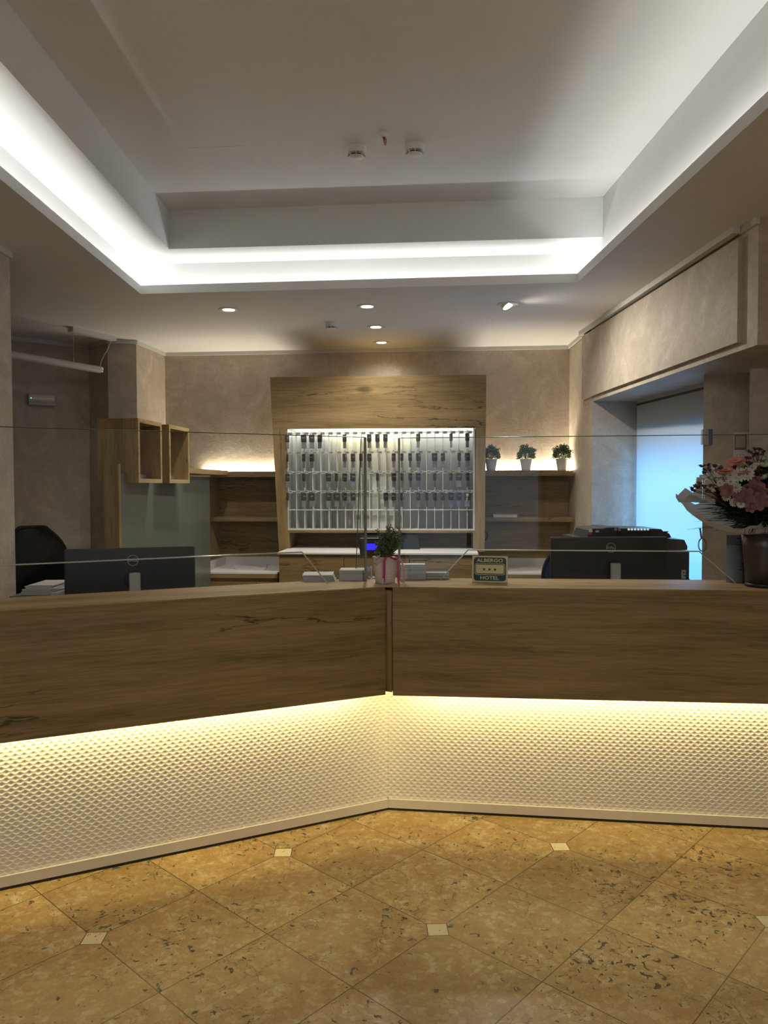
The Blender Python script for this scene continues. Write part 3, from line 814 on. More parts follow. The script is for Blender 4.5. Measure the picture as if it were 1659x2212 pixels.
# hanging tube lamp in the alcove
cA = Z(152, 706, ZC); cB = Z(246, 727, ZC); dd = (cB-cA).normalized(); dn = Vector((dd.y, -dd.x, 0))
t = thing('pendant_tube_lamp', 'unlit grey tube lamp hung by wire and cord in the dark alcove', 'lamp', (cA.x, cA.y, ZC))
wh = plain('canopy_white', (.62, .60, .57), .5, var=.02)
m_ = MB(); th = .055
m_.ext([at(cA + dn*th*.5, ZC-.035), at(cB + dn*th*.5, ZC-.035), at(cB - dn*th*.5, ZC-.035), at(cA - dn*th*.5, ZC-.035)], (0, 0, .035)); m_.build('canopy', wh, t)
tz = 2.378
e1_ = PL(218, 803, cA, cB); e1_ = Vector((e1_.x, e1_.y, tz)); e0_ = e1_ - dd*1.25
sx = cA + dd*.03; sz = tz+.026
m_ = MB(); m_.tube([at(e0_, tz), at(e1_ - dd*.012, tz)], .026, 20); m_.build('tube', plain('diffuser_grey', (.50, .47, .47), .35, var=.02), t)
m_ = MB(); m_.tube([at(e1_ - dd*.012, tz), at(e1_, tz)], .0275, 20); m_.build('end_cap', chrome(), t)
m_ = MB(); wp_ = PL(159, 760, cA, cB)
m_.tube([(wp_.x, wp_.y, ZC-.035), (wp_.x, wp_.y, sz)], .0012, 6); m_.tube([(wp_.x, wp_.y, ZC-.035), (wp_.x, wp_.y, ZC-.05)], .004, 8)
m_.tube([(wp_.x, wp_.y, sz+.02), (wp_.x, wp_.y, sz-.004)], .004, 8); m_.build('wire', wh, t)
m_ = MB(); path = []
q0_ = PL(238, 740, cA, cB); q1_ = PL(217, 796, cA, cB)
for i in range(15):
    f = i/14; s_ = f*f*(3-2*f)
    z = (ZC-.035)*(1-f) + (tz+.024)*f; x = q0_.x + (q1_.x-q0_.x)*s_; y = q0_.y + (q1_.y-q0_.y)*s_
    path.append((x, y, z))
m_.tube(path, .0022, 6); m_.build('cord', wh, t)

# emergency light on the alcove wall
pa = PL(59, 851, A0, A1); pb = PL(117, 853, A0, A1); zt = PL(59, 850, A0, A1).z; zb = PL(60, 875, A0, A1).z
ad = (A1-A0).normalized(); ad.z = 0; an_ = Vector((ad.y, -ad.x, 0))
M_ = frame(at(pa + an_*.001, zb), ad, an_)
Lx = (pb-pa).length; Hz = zt-zb
t = thing('emergency_light', 'small rectangular emergency light with a green pilot lamp on the alcove wall', 'emergency light', tuple(pa))
# local: x along wall, y up, z out of the wall
m_ = MB(); m_.box(0, Lx, 0, Hz, 0, .03, 0, M_, .004); m_.build('housing', plain('housing_grey', (.42, .42, .42), .4), t)
m_ = MB(); N = 24; vs = []; fs = []
for i in range(N+1):
    u = i/N; top = Hz*(.93 - .02*math.sin(u*3)); bot = Hz*(.16 + .05*math.sin(u*PI*1.6)) if u < .52 else Hz*(.10 + .22*min(1, (u-.52)/.25)**.6)
    for j in range(5):
        v = j/4; vs.append((Lx*(.03+.94*u), bot + (top-bot)*v, .031 + .012*math.sin(PI*v)*(1-.5*u)))
for i in range(N):
    for j in range(4): k = i*5+j; fs.append([k, k+5, k+6, k+1])
m_.add(vs, fs, 0, M_, True); m_.build('diffuser', plain('diffuser_pale', (.62, .60, .59), .18, .3, var=.02), t)
m_ = MB(); m_.ball((Lx*.08, Hz*.58, .038), .006, 12, 8, 0, M_); m_.build('pilot_lamp', plain('pilot_green', (.1, .7, .4), .3, emit=(.1, 1, .5), es=2.0, var=0), t)

# ================================================================== BACK WALL FURNITURE
wB = wood(BANG, tone=.86); wBv = wood(BANG, True, tone=.86); wBd = wood(BANG, tone=.86, key='k')
def bbox(mb, s0, s1, t0, t1, z0, z1, mi=0):
    a, b, c, d = (B(s, t, z0) for s, t in ((s0, t0), (s1, t0), (s1, t1), (s0, t1)))
    mb.ext([tuple(a), tuple(b), tuple(c), tuple(d)], (0, 0, z1-z0), mi); return mb
TF = .55       # front of the key cabinet
def F(px, py, t=TF): return BP(px, py, t)
def face(mb, pts, t0, t1, mi=0):
    """pixel outline on plane t0, swept back to t1"""
    P = [BPv(px, py, t0) for px, py in pts]; mb.ext(P, BN*(t1-t0), mi); return mb
s_l = F(602.6, 1190)[0]; s_r = F(1047, 1190)[0]
kc = thing('key_cabinet', 'tall oak key cabinet with slanted left edge framing the key board', 'cabinet', tuple(B((s_l+s_r)/2, .3, 0)))
kb = MB()
face(kb, [(583, 815), (1050.5, 809.5), (1049.5, 924), (589, 926.5)], TF, TF-.02)
kb.build('header', wB, kc)
kb = MB(); face(kb, [(583, 815), (1050.5, 809.5), (1050.5, 813.5), (583.2, 819)], TF-.0202, .005); kb.build('top_panel', wB, kc)
kb = MB(); face(kb, [(583.3, 819.5), (588, 819.5), (594, 926.5), (589, 926.5)], TF-.0202, .005); kb.build('side_panel', wBv, kc)
kb = MB(); face(kb, [(1045.5, 814), (1050.3, 814), (1049.5, 924), (1044.5, 924)], TF-.0202, .005); kb.build('side_panel', wBv, kc)
kb = MB(); face(kb, [(589, 926.5), (619.5, 926.3), (621.5, 1150), (625, 1150), (625, 1192), (602.6, 1192)], TF, .005); kb.build('side_panel', wBv, kc)
kb = MB(); face(kb, [(1027.5, 924), (1049.5, 924), (1047, 1192), (1022, 1192), (1022, 1150), (1026, 1150)], TF, .005); kb.build('side_panel', wBv, kc)
kb = MB(); face(kb, [(621.5, 1145), (1026, 1146), (1026, 1151), (621.5, 1151)], TF, .20); kb.build('rail', wB, kc)
s0, zq = F(618, 1100); s1, zq2 = F(1027, 1100)
kb = MB(); bbox(kb, s0-.01, s1+.01, .20, .215, 1.0, F(800, 830)[1]); kb.build('back_panel', wB, kc)

# key board set into it --------------------------------------------------
TR = .535; RD = .19
zt_ = BP(820, 934, TR)[1]; zrow = [BP(820, y, TR)[1] for y in (934.5, 976.5, 1019, 1061, 1101.5, 1142.5)]
hook_px = [622 + 17.55*i - .0 for i in range(23)]
hs = [BP(621.5 + (1008.5-621.5)*i/22, 1019, TR)[0] for i in range(23)]
sL = BP(620.2, 1019, TR)[0]; sR = BP(1025.5, 1019, TR)[0]; ztop = BP(820, 925.5, TR)[1]
wl = white_lac(); rackm = plain('rack_white', (.66, .67, .65), .45, var=.01)
kr = thing('key_rack', 'white hotel key rack of narrow numbered pigeonholes inside the oak cabinet', 'key rack', tuple(B((sL+sR)/2, TR, zrow[5]-.02)))
mb = MB(); bbox(mb, sL-.02, sR+.02, TR-RD-.006, TR-RD, zrow[5]-.015, ztop+.10); mb.build('back_board', rackm, kr)
mb = MB()
bbox(mb, sL, sR, TR-RD, TR+.006, zrow[5]-.017, zrow[5]); bbox(mb, sL-.002, sL+.006, TR-RD, TR+.004, zrow[5], ztop)
bbox(mb, sR-.012, sR, TR-RD, TR+.004, zrow[5], ztop); mb.build('surround', rackm, kr)
pitch = hs[1]-hs[0]
for k in range(5):
    mb = MB(); bbox(mb, sL+.006, sR-.012, TR-.020, TR, zrow[k]-.0028, zrow[k]+(.0028 if k < 4 else .0045)); mb.build('shelf', rackm, kr)
for i in range(23):
    s = hs[i] + pitch*.04
    if i == 0: continue
    mb = MB(); bbox(mb, s-.0022, s+.0022, TR-RD, TR-.001, zrow[5], zrow[0]-.001); mb.build('divider', rackm, kr)
nums = [[210+i for i in range(23)],
        [233+i for i in range(11)] + [300, 301, 302, 303, 304, 305, 306, 307, 310, 311, 312, 313],
        [314, 315, 316, 317, 318, 319, 320, 322, 323, 324, 325, 326, 327, 328, 329, 331, 332, 340, 341, 342, 343, 344, 345],
        [346, 350, 351, 352, 353, 354, 355, 356, 357, 360, 362, 363, 364, 365, 366, 367, 368, 369, 370, 371, 372, 373, 374]]
pm_ = plain('number_plate', (.50, .50, .48), .4, var=.02); dg = plain('digit_black', (.015, .015, .017), .5, var=0)
MF = frame(B(0, 0, 0), BU, BN)        # x along wall, y up, z out
def BM(s, t, z): return frame(B(s, t, z), BU, BN)
for r in range(4):
    for i in range(23):
        mb = MB(); M_ = BM(hs[i]+.014, TR+.002, zrow[r]-.003)
        mb.box(-.010, .024, -.011, .011, 0, .004, 0, M_)
        mb.text(str(nums[r][i]), .0165, BM(hs[i]+.021, TR+.0066, zrow[r]-.003), 1, bold=.03)
        pt = mb.build('number_plate', [pm_, dg], kr)
        hk = MB(); b_ = B(hs[i], TR, zrow[r]+.004)
        hk.tube([tuple(b_), tuple(b_ + BN*.026), tuple(b_ + BN*.030 + Vector((0, 0, .012)))], .0016, 6)
        hk.build('hook', steel(), pt)

# key fobs: ring, dark tag, thin grey slab below, some with a key
tagm = plain('fob_leather', (.035, .034, .033), .5, var=.15); plm = plain('fob_slab_grey', (.20, .20, .21), .35, .2, var=.05)
keym = plain('key_steel', (.55, .55, .54), .3, .9)
def make_fob(key=False):
    t = thing('key_fob', 'x', 'key fob')
    m_ = MB(); c = (0, 0, -.008)
    m_.tube([(0, .0138*math.cos(a*PI/9)*1, c[2]-.004+.0138*math.sin(a*PI/9)) for a in range(18)], .0011, 6, closed=True)
    for k in range(len(m_.v)):
        x, y, z = m_.v[k]; m_.v[k] = (y, x, z)
    m_.build('ring', steel(), t, (0, 0, 0)).location = (0, 0, 0)
    m_ = MB(); m_.box(-.0215, .0215, -.0065, .0065, -.082, -.024, 0, None, .003)
    m_.box(-.012, .012, -.0073, .0073, -.054, -.044, 1)
    o1 = m_.build('tag', [tagm, plain('fob_stamp', (.16, .16, .155), .35)], t, (0, 0, 0))
    m_ = MB(); m_.box(-.0195, .0195, -.002, .002, -.132, -.080, 0, None, .0008); m_.build('thin_slab', plm, t, (0, 0, 0))
    if key:
        m_ = MB(); M_ = Matrix.Rotation(.12, 4, 'Y')
        m_.lathe([(.0105, -.001), (.0105, .001)], 16, 0, M_ @ Matrix.Translation((.006, -.010, -.040)) @ Matrix.Rotation(PI/2, 4, 'X'))
        m_.box(.003, .009, -.011, -.009, -.092, -.045, 0, M_)
        for z in (-.088, -.078, -.068): m_.box(.009, .012, -.011, -.009, z, z+.005, 0, M_)
        m_.build('key', keym, t, (0, 0, 0))
    return t
fob0 = make_fob(); fob1 = make_fob(True)
used = {0: False, 1: False}
FOBS = [{0: 4, 2: 12, 3: 10, 4: 10, 7: 8, 10: 7, 11: 7, 12: 7, 16: 7, 20: 4, 22: 7},
        {0: 4, 2: 7, 3: 10, 7: -5, 8: 6, 9: 6, 10: 6, 11: 0, 13: 7, 14: 4, 15: 5, 16: -8, 18: 11, 19: 7, 21: 5, 22: 10},
        {0: 4, 2: 7, 5: 8, 6: 6, 7: 7, 8: 9, 11: 4, 13: 8, 14: 4, 15: 5, 16: 9, 18: 4, 20: 4, 21: 12, 22: 7},
        {0: 4, 2: 7, 3: 12, 5: 9, 6: 10, 7: 7, 8: 8, 12: 8, 13: 8, 14: -6, 16: 7, 17: 5, 18: 6, 19: 5, 20: 11, 21: 10, 22: -12}]
rown = ['top row', 'second row', 'third row', 'bottom row']
random.seed(4)
for r in range(4):
    for i, w in FOBS[r].items():
        if w == 0: continue
        key = w < 0; w = abs(w)
        c = max(.22, min(1, w/12.0)); ang = math.acos(c) * (1 if random.random() < .6 else -1)
        src = fob1 if key else fob0
        p = B(hs[i]+.003, TR+.024, zrow[r]+.012)
        side = 'seen edge-on' if w < 5 else ('turned half sideways' if w < 9 else 'facing forward')
        lb = 'black key fob %s under number %d, %s of the key rack' % ('with a key' if key else side, nums[r][i], rown[r])
        if not used[key]:
            used[key] = True; q = src; q.location = p; q.rotation_euler = (0, 0, BANG+ang); q['label'] = lb; q['group'] = 'key fobs hanging on the key rack'
        else: q = dup(src, p, BANG+ang, lb, 'key fobs hanging on the key rack')
        q.rotation_euler.y = random.uniform(-.03, .03)
# warm strip inside the top of the cabinet
za = BP(820, 926, TR)[1]
area('rack_strip', B(sL, TR-.035, za+.035), B(sR, TR-.035, za+.035), .012, P_RACK, (1, .96, .88), -BN*.55 + Vector((0, 0, -1)))
area('rack_strip_warm', B(hs[6], TR-.06, za+.035), B(hs[15], TR-.06, za+.035), .012, P_RACK*.45, C_WARM, -BN*.6 + Vector((0, 0, -1)))

# back counter below the cabinet ------------------------------------------
ZBK = 1.01; TB = .93
sa = BP(598, 1195, TB)[0]; sb = BP(1033, 1195, TB)[0]; zk = BP(810, 1194.5, TB)[1]
bc = thing('back_counter', 'oak counter with a white top under the key cabinet', 'counter', tuple(B((sa+sb)/2, .5, 0)))
mb = MB(); bbox(mb, sa, sb, TF+.004, TB, zk-.012, zk); bbox(mb, F(626, 1100)[0], F(1021, 1100)[0], .216, TF+.004, zk-.012, zk)
mb.build('worktop', wl, bc)
mb = MB(); bbox(mb, sa+.01, sb-.01, .02, TB-.03, .08, zk-.0125); bbox(mb, sa+.03, sb-.03, .05, TB-.07, 0, .08); mb.build('body', wB, bc)
sd = [sa+.012, BP(742.6, 1220, TB)[0], BP(885, 1220, TB)[0], sb-.012]
for i in range(3):
    mb = MB(); bbox(mb, sd[i]+.002, sd[i+1]-.002, TB-.029, TB-.011, .085, zk-.03); mb.build('door', wBd, bc)

# side units: shelves and low desks left and right of the cabinet ----------
TS = .27
def zz(px, py, t): return BP(px, py, t)[1]
ztop1 = zz(1150, 1018, TS); zmid = zz(1150, 1117.5, TS)
sR1 = BP(1246, 1018, TS)[0]
TD = .56
def side_unit(name, label, s0, s1, c0_, left):
    t = thing(name, label, 'shelf unit', tuple(B((s0+s1)/2, .2, 0)))
    zb_ = zz(1150, 1205, .02)
    mb = MB(); bbox(mb, s0, s1, .003, .02, zb_, ztop1-.035); mb.build('back_panel', wBd, t)
    mb = MB(); bbox(mb, s0-(.0 if not left else -.0), s1, .0, TS, ztop1-.036, ztop1); mb.build('shelf', wB, t)
    mb = MB(); bbox(mb, s0+.001, s1, .021, TS, zmid-.034, zmid); mb.build('shelf', wB, t)
    mb = MB(); bbox(mb, s0, s1-.02, .02, .05, ztop1+.0005, ztop1+.014); mb.build('light_batten', wB, t)
    return t, zb_
sl0 = BP(455, 1119, TS)[0]; sl1 = F(604, 1119)[0]-.01
ul, zb_ = side_unit('wall_shelf_unit', 'oak wall shelf unit left of the key cabinet', sl0, sl1, 0, True)
mb = MB(); bbox(mb, sl0-.018, sl0, .003, TS-.004, zb_, ztop1-.037); mb.build('side_panel', wBv, ul)
sr0 = F(1049, 1119)[0]+.005
ur, zb_ = side_unit('wall_shelf_unit', 'oak wall shelf unit right of the key cabinet, pots on its top', sr0, min(sR1, BW-.004), 0, False)
def low_desk(label, s0, s1, left):
    t = thing('low_desk', label, 'desk', tuple(B((s0+s1)/2, .3, 0)))
    zd = zz(520, 1236.5, TD+.02) if left else zz(1150, 1238, TD-.02)
    td = TD+.02 if left else TD-.02
    mb = MB(); bbox(mb, s0, s1, .003, td, zd-.012, zd); mb.build('worktop', wl, t)
    mb = MB(); bbox(mb, s0, s1, .003, .018, zd+.0005, zb_-.001); 
    if left: bbox(mb, s0, s0+.012, .0185, td-.01, zd+.0005, zb_-.001)
    mb.build('splashback', plain('splash_grey', (.52, .51, .49), .5, var=.02), t)
    mb = MB(); bbox(mb, s0, s1, .003, td-.02, .08, zd-.0125); mb.build('body', wB, t)
    n = 2; L = (s1-s0)/n
    cuts = [s0, BP(553, 1250, td)[0] if left else s0+L, s1]
    for i in range(2):
        mb = MB(); bbox(mb, cuts[i]+.003, cuts[i+1]-.003, td-.0195, td-.003, .09, zd-.075); mb.build('door', wBd, t)
    mb = MB(); bbox(mb, s0, s1, td-.0195, td-.001, zd-.045, zd-.0125); mb.build('apron', wB, t)
    return t, zd, td
sd0 = BP(442, 1236, TD)[0]; sdl1 = min(sa, sl1)-.004
dl_, zdL, tdL = low_desk('low oak desk with white top left of the back counter', sd0, sdl1, True)
mb = MB(); bbox(mb, sd0-.07, sd0-.002, .003, tdL, 0, zb_+.0); mb.build('end_panel', wBv, dl_)
dr2, zdR, tdR = low_desk('low oak desk with white top right of the back counter', sb+.004, BW-.01, False)

# shelf strip lights
for nm, x0, x1 in (('shelf_strip_left', BP(420, 1019, TS)[0], sl1), ('shelf_strip_right', sr0+.02, BW-.02)):
    a = B(x0, .012, ztop1+.008); b = B(x1, .012, ztop1+.008)
    area(nm, a, b, .008, P_SHELF*(b-a).length, C_SHELF, BN*.25 + Vector((0, 0, 1)))
area('shelf_strip_end', B(BW-.012, .03, ztop1+.008), B(BW-.012, TS-.05, ztop1+.008), .006, P_SHELF*.12, C_SHELF, (0, 0, 1))

# pots with small round bushes
def leafy(mb, c, rx, ry, rz, n, lf, seed, base_z=None, mi=0, droop=.0):
    rnd = random.Random(seed)
    for k in range(n):
        a = rnd.uniform(0, 2*PI); e = math.asin(rnd.uniform(-.35, 1)); q = rnd.uniform(.35, 1)**.5
        d = Vector((math.cos(a)*math.cos(e), math.sin(a)*math.cos(e), math.sin(e)))
        p = Vector(c) + Vector((d.x*rx*q, d.y*ry*q, d.z*rz*q - droop*q))
        ax = (d + Vector((rnd.uniform(-.6, .6), rnd.uniform(-.6, .6), rnd.uniform(-.2, .8)))).normalized()
        s_ = ax.cross(Vector((rnd.uniform(-1, 1), rnd.uniform(-1, 1), rnd.uniform(-1, 1)))).normalized()
        nn = ax.cross(s_); L = lf*rnd.uniform(.7, 1.25); w = L*.28
        vs = [p, p + ax*L*.5 + s_*w + nn*L*.08, p + ax*L + nn*L*.02, p + ax*L*.5 - s_*w + nn*L*.08]
        mb.add([tuple(v) for v in vs], [[0, 1, 2], [0, 2, 3]], mi)
def green(name, a, b):
    if name in MATS: return MATS[name]
    m, n, l, bs = nt(name)
    ge = n.new('ShaderNodeNewGeometry'); cr = n.new('ShaderNodeValToRGB')
    cr.color_ramp.elements[0].color = (*a, 1); cr.color_ramp.elements[1].color = (*b, 1)
    l.new(ge.outputs['Random Per Island'], cr.inputs[0]); l.new(cr.outputs[0], bs.inputs['Base Color'])
    bs.inputs['Roughness'].default_value = .5
    MATS[name] = m; return m
leafg = green('bush_leaf', (.04, .08, .03), (.20, .30, .12))
potw = plain('white_ceramic', (.72, .72, .71), .3, var=.01)
def shelf_pot(seed, pos, label):
    o = Vector(pos)
    t = thing('potted_plant', label, 'potted plant', tuple(o), 0, 'small potted plants on the top shelf')
    m_ = MB(); m_.lathe([(.0001, 0), (.034, 0), (.037, .020), (.0372, .022), (.0378, .030), (.038, .032), (.047, .094), (.049, .096), (.049, .100), (.045, .100), (.043, .086), (.0001, .084)], 28, 0, None, True, tuple(o))
    m_.build('pot', potw, t)
    m_ = MB(); c = o + Vector((0, 0, .128)); leafy(m_, c - Vector((0, 0, .006)), .068, .058, .060, 1000, .015, seed)
    rnd = random.Random(seed+50)
    for k in range(26):
        a = rnd.uniform(0, 2*PI); e = rnd.uniform(.2, 1.5)
        d = Vector((math.cos(a)*math.cos(e), math.sin(a)*math.cos(e), math.sin(e)))
        tip = c + Vector((d.x*.076, d.y*.062, d.z*.070))
        m_.tube([tuple(o + Vector((0, 0, .088))), tuple(tip)], .0011, 4)
        for j in range(7):
            leafy(m_, c + (tip-c)*(.75+.06*j), .006, .006, .006, 3, .014, seed*31+k*7+j)
    m_.build('foliage', leafg, t); return t
for k, (px, lb) in enumerate(((1061, 'small bush in a white pot on the top shelf, nearest the key cabinet'),
                              (1136, 'small bush in a white pot, middle of the three on the top shelf'),
                              (1213.5, 'small bush in a white pot, nearest the right wall on the top shelf'))):
    s = BP(px, 1015, TS-.052)[0]; shelf_pot(11+k, B(s, TS-.052, ztop1), lb)

# white box on the middle shelf
s0, _ = BP(1066, 1117, TS-.01); s1, _ = BP(1117, 1117, TS-.01)
t = thing('flat_box', 'flat white box lying on the middle shelf right of the key cabinet', 'box', tuple(B(s0, TS-.01, zmid)))
mb = MB(); bbox(mb, s0, s1, TS-.14, TS-.012, zmid, zmid+.017); mb.build('tray', plain('box_white', (.60, .62, .65), .5, var=.02), t)
mb = MB(); bbox(mb, s0-.004, s1+.002, TS-.145, TS-.010, zmid+.0172, zmid+.022); mb.build('lid', plain('box_grey', (.5, .5, .5), .5, var=.02), t)

# papers on the left low desk
pw = plain('paper_white', (.62, .61, .60), .7, var=.04, scale=15)
for (xa, xb, ya, yb, h, lb) in ((459, 506, 1227, 1218, .007, 'thin pile of grey papers on the left low desk, left one'),
                                (510, 572, 1228.5, 1217.5, .010, 'loose pile of grey papers on the left low desk, right one')):
    pa_ = Z(xa, ya, zdL+h); pb_ = Z(xb, ya+.5, zdL+h); pc = Z(xb+ (4 if xb > 550 else -6), yb, zdL+h); pd = Z(xa+14, yb, zdL+h)
    t = thing('paper_pile', lb, 'papers', (pa_.x, pa_.y, zdL), 0, 'papers on the left low desk')
    mb = MB()
    for k in range(3):
        j = Vector((.004*k*(-1)**k, .003*k, 0)); hh = h/3
        mb.ext([at(q+j, zdL+hh*k+.0002) for q in (pa_, pb_, pc, pd)], (0, 0, hh*.85))
    mb.build('sheets', pw, t)
pa_ = Z(1100, 1229, zdR+.006)
t = thing('paper_pile', 'flat pile of papers on the right low desk behind the hotel sign', 'papers', (pa_.x, pa_.y, zdR))
mb = MB()
for k in range(3):
    q = [Z(1093, 1229-k, zdR), Z(1168+2*k, 1229, zdR), Z(1164, 1222, zdR), Z(1093, 1222, zdR)]
    mb.ext([at(x, zdR+.0002+.002*k) for x in q], (0, 0, .0017))
mb.build('sheets', pw, t)

# glass partition on the left, with its oak end post and cap board -------
g0 = Y(262, 1100, 4.33); g1 = Y(455, 1100, 6.0); gd = (g1-g0); gd.z = 0; gd.normalize(); gn = Vector((gd.y, -gd.x, 0))
ptop = ztop1-.0
ptn = thing('partition_panel', 'green-grey glass partition with an oak end post and oak cap', 'partition', (g0.x, g0.y, 0))
GA = math.atan2(gd.y, gd.x)
mb = MB(); a = g0 - gd*.03; th = .085
mb.ext([at(a, 0), at(a + gd*.028, 0), at(a + gd*.028 - gn*th, 0), at(a - gn*th, 0)], (0, 0, ptop+.015)); mb.build('end_post', wood(GA, True), ptn)
mb = MB(); a = g0 - gd*.001; b = g1 - gd*.02; mb.ext([at(a, .0), at(b, .0), at(b - gn*.05, .0), at(a - gn*.05, .0)], (0, 0, ptop-.04)); 
mb.build('glass_panel', plain('green_grey_glass', (.135, .15, .125), .22, spec=.5, var=.05, scale=2), ptn)
mb = MB()
k0 = Z(411, 1010.5, ptop+.0); k1 = Y(493, 1017, k0.y*1.17)
k0 = Y(409, 1010, 5.35); k1 = Y(493, 1016.7, 6.30); kd2 = (k1-k0); kd2.z = 0; kd2.normalize(); kn2 = Vector((kd2.y, -kd2.x, 0))
zc_ = (k0.z+k1.z)/2
k0b = k0 - kd2*.02
mb.ext([at(k0b, zc_-.038), at(k1, zc_-.038), at(k1 - kn2*.34, zc_-.038), at(k0b - kn2*.22, zc_-.038)], (0, 0, .036)); mb.build('cap_board', wood(GA, key='c'), ptn)

# two open oak box shelves straddling it
b0 = Y(298, 903, 4.4); b1 = Y(409, 926, 5.21); bd = (b1-b0); bd.z = 0; bd.normalize(); bn2 = Vector((bd.y, -bd.x, 0))
XB = math.atan2(bd.y, bd.x)
zbt = b0.z; zbb = Y(300, 1043, 4.4).z
def box_shelf(u0, u1, dep, label):
    o = b0 + bd*u0
    t = thing('box_shelf', label, 'box shelf', (o.x, o.y, zbb), 0, 'open oak box shelves')
    a = b0 + bd*u0; b = b0 + bd*u1; w = .022; m_ = MB()
    def blk(p, q, d0, d1, z0, z1, mb): mb.ext([at(p - bn2*d0, z0), at(q - bn2*d0, z0), at(q - bn2*d1, z0), at(p - bn2*d1, z0)], (0, 0, z1-z0))
    mats = [wood(0, True, key='s'), wood(XB, tone=1.25, key='f')]
    for nm, p, q, z0, z1 in (('side_panel', a, a + bd*w, zbb, zbt), ('side_panel', b - bd*w, b, zbb, zbt),
                             ('bottom_panel', a + bd*w, b - bd*w, zbb, zbb+.024), ('top_panel', a + bd*w, b - bd*w, zbt-.024, zbt)):
        m_ = MB(); blk(p, q, .004, dep, z0, z1, m_); m_.build(nm, mats[0], t)
    m_ = MB(); blk(a + bd*w, b - bd*w, dep-.012, dep-.001, zbb+.024, zbt-.024, m_); m_.build('back_panel', mats[0], t)
    m_ = MB()
    for p, q, z0, z1 in ((a, a + bd*w, zbb, zbt), (b - bd*w, b, zbb, zbt), (a + bd*w, b - bd*w, zbb, zbb+.024), (a + bd*w, b - bd*w, zbt-.024, zbt)):
        blk(p, q, 0, .004, z0, z1, m_)
    m_.build('front_edging', mats[1], t)
    return t
def ub(px): q = PL(px, 980, b0, b1); return (q-b0).dot(bd)
bs1 = box_shelf(0, ub(350), .245, 'open oak box shelf over the glass partition, the nearer one')
bs2 = box_shelf(ub(366), ub(409), .245, 'open oak box shelf over the glass partition, next to the shelf light')
for u, lb, sc in ((.10, 'faint white pot with a reddish plant inside the nearer box shelf', 1), ((ub(366)+ub(409))/2-.03, 'faint white pot inside the farther box shelf', .9)):
    c = b0 + bd*u - bn2*.13; o = (c.x, c.y, zbb+.0245)
    t = thing('potted_plant', lb, 'potted plant', o, 0, 'pots in the box shelves')
    m_ = MB(); m_.lathe([(.0001, 0), (.034*sc, 0), (.044*sc, .085*sc), (.046*sc, .09*sc), (.041*sc, .09*sc), (.0001, .078*sc)], 20, 0, None, True, o); m_.build('pot', plain('pot_grey', (.35, .36, .37), .5), t)
    if sc == 1:
        m_ = MB(); leafy(m_, (c.x, c.y, zbb+.135), .04, .04, .06, 120, .03, 5); m_.build('foliage', green('dried_leaf', (.06, .03, .02), (.14, .07, .05)), t)

# ================================================================== ON AND BEHIND THE COUNTER
# desk behind the counter that carries screens and printer
dk = thing('reception_desk', 'work desk behind the counter carrying both monitors', 'desk', (0, 4.0, 0))
wdk = wood(0.0, key='d')
def poly(mb, pts, z0, z1, mi=0): mb.ext([(p[0], p[1], z0) for p in pts], (0, 0, z1-z0), mi); return mb
la = Vector((-1.485, 3.30)); lb_ = Vector((-.25, 3.86)); ra = Vector((.35, 3.80)); rb_ = Vector((1.62, 3.78))
mb = MB(); poly(mb, [la, lb_, ra, rb_, (1.62, 4.20), (.35, 4.35), (-.45, 4.40), (-1.485, 3.88)], .705, .74); mb.build('worktop', wdk, dk)
for x, y in ((-1.44, 3.70), (-.5, 4.28), (.4, 4.28), (1.55, 4.12), (-1.1, 3.6), (1.0, 3.86)):
    mb = MB(); mb.box(x-.025, x+.025, y-.025, y+.025, 0, .705); mb.build('leg', steel(), dk)

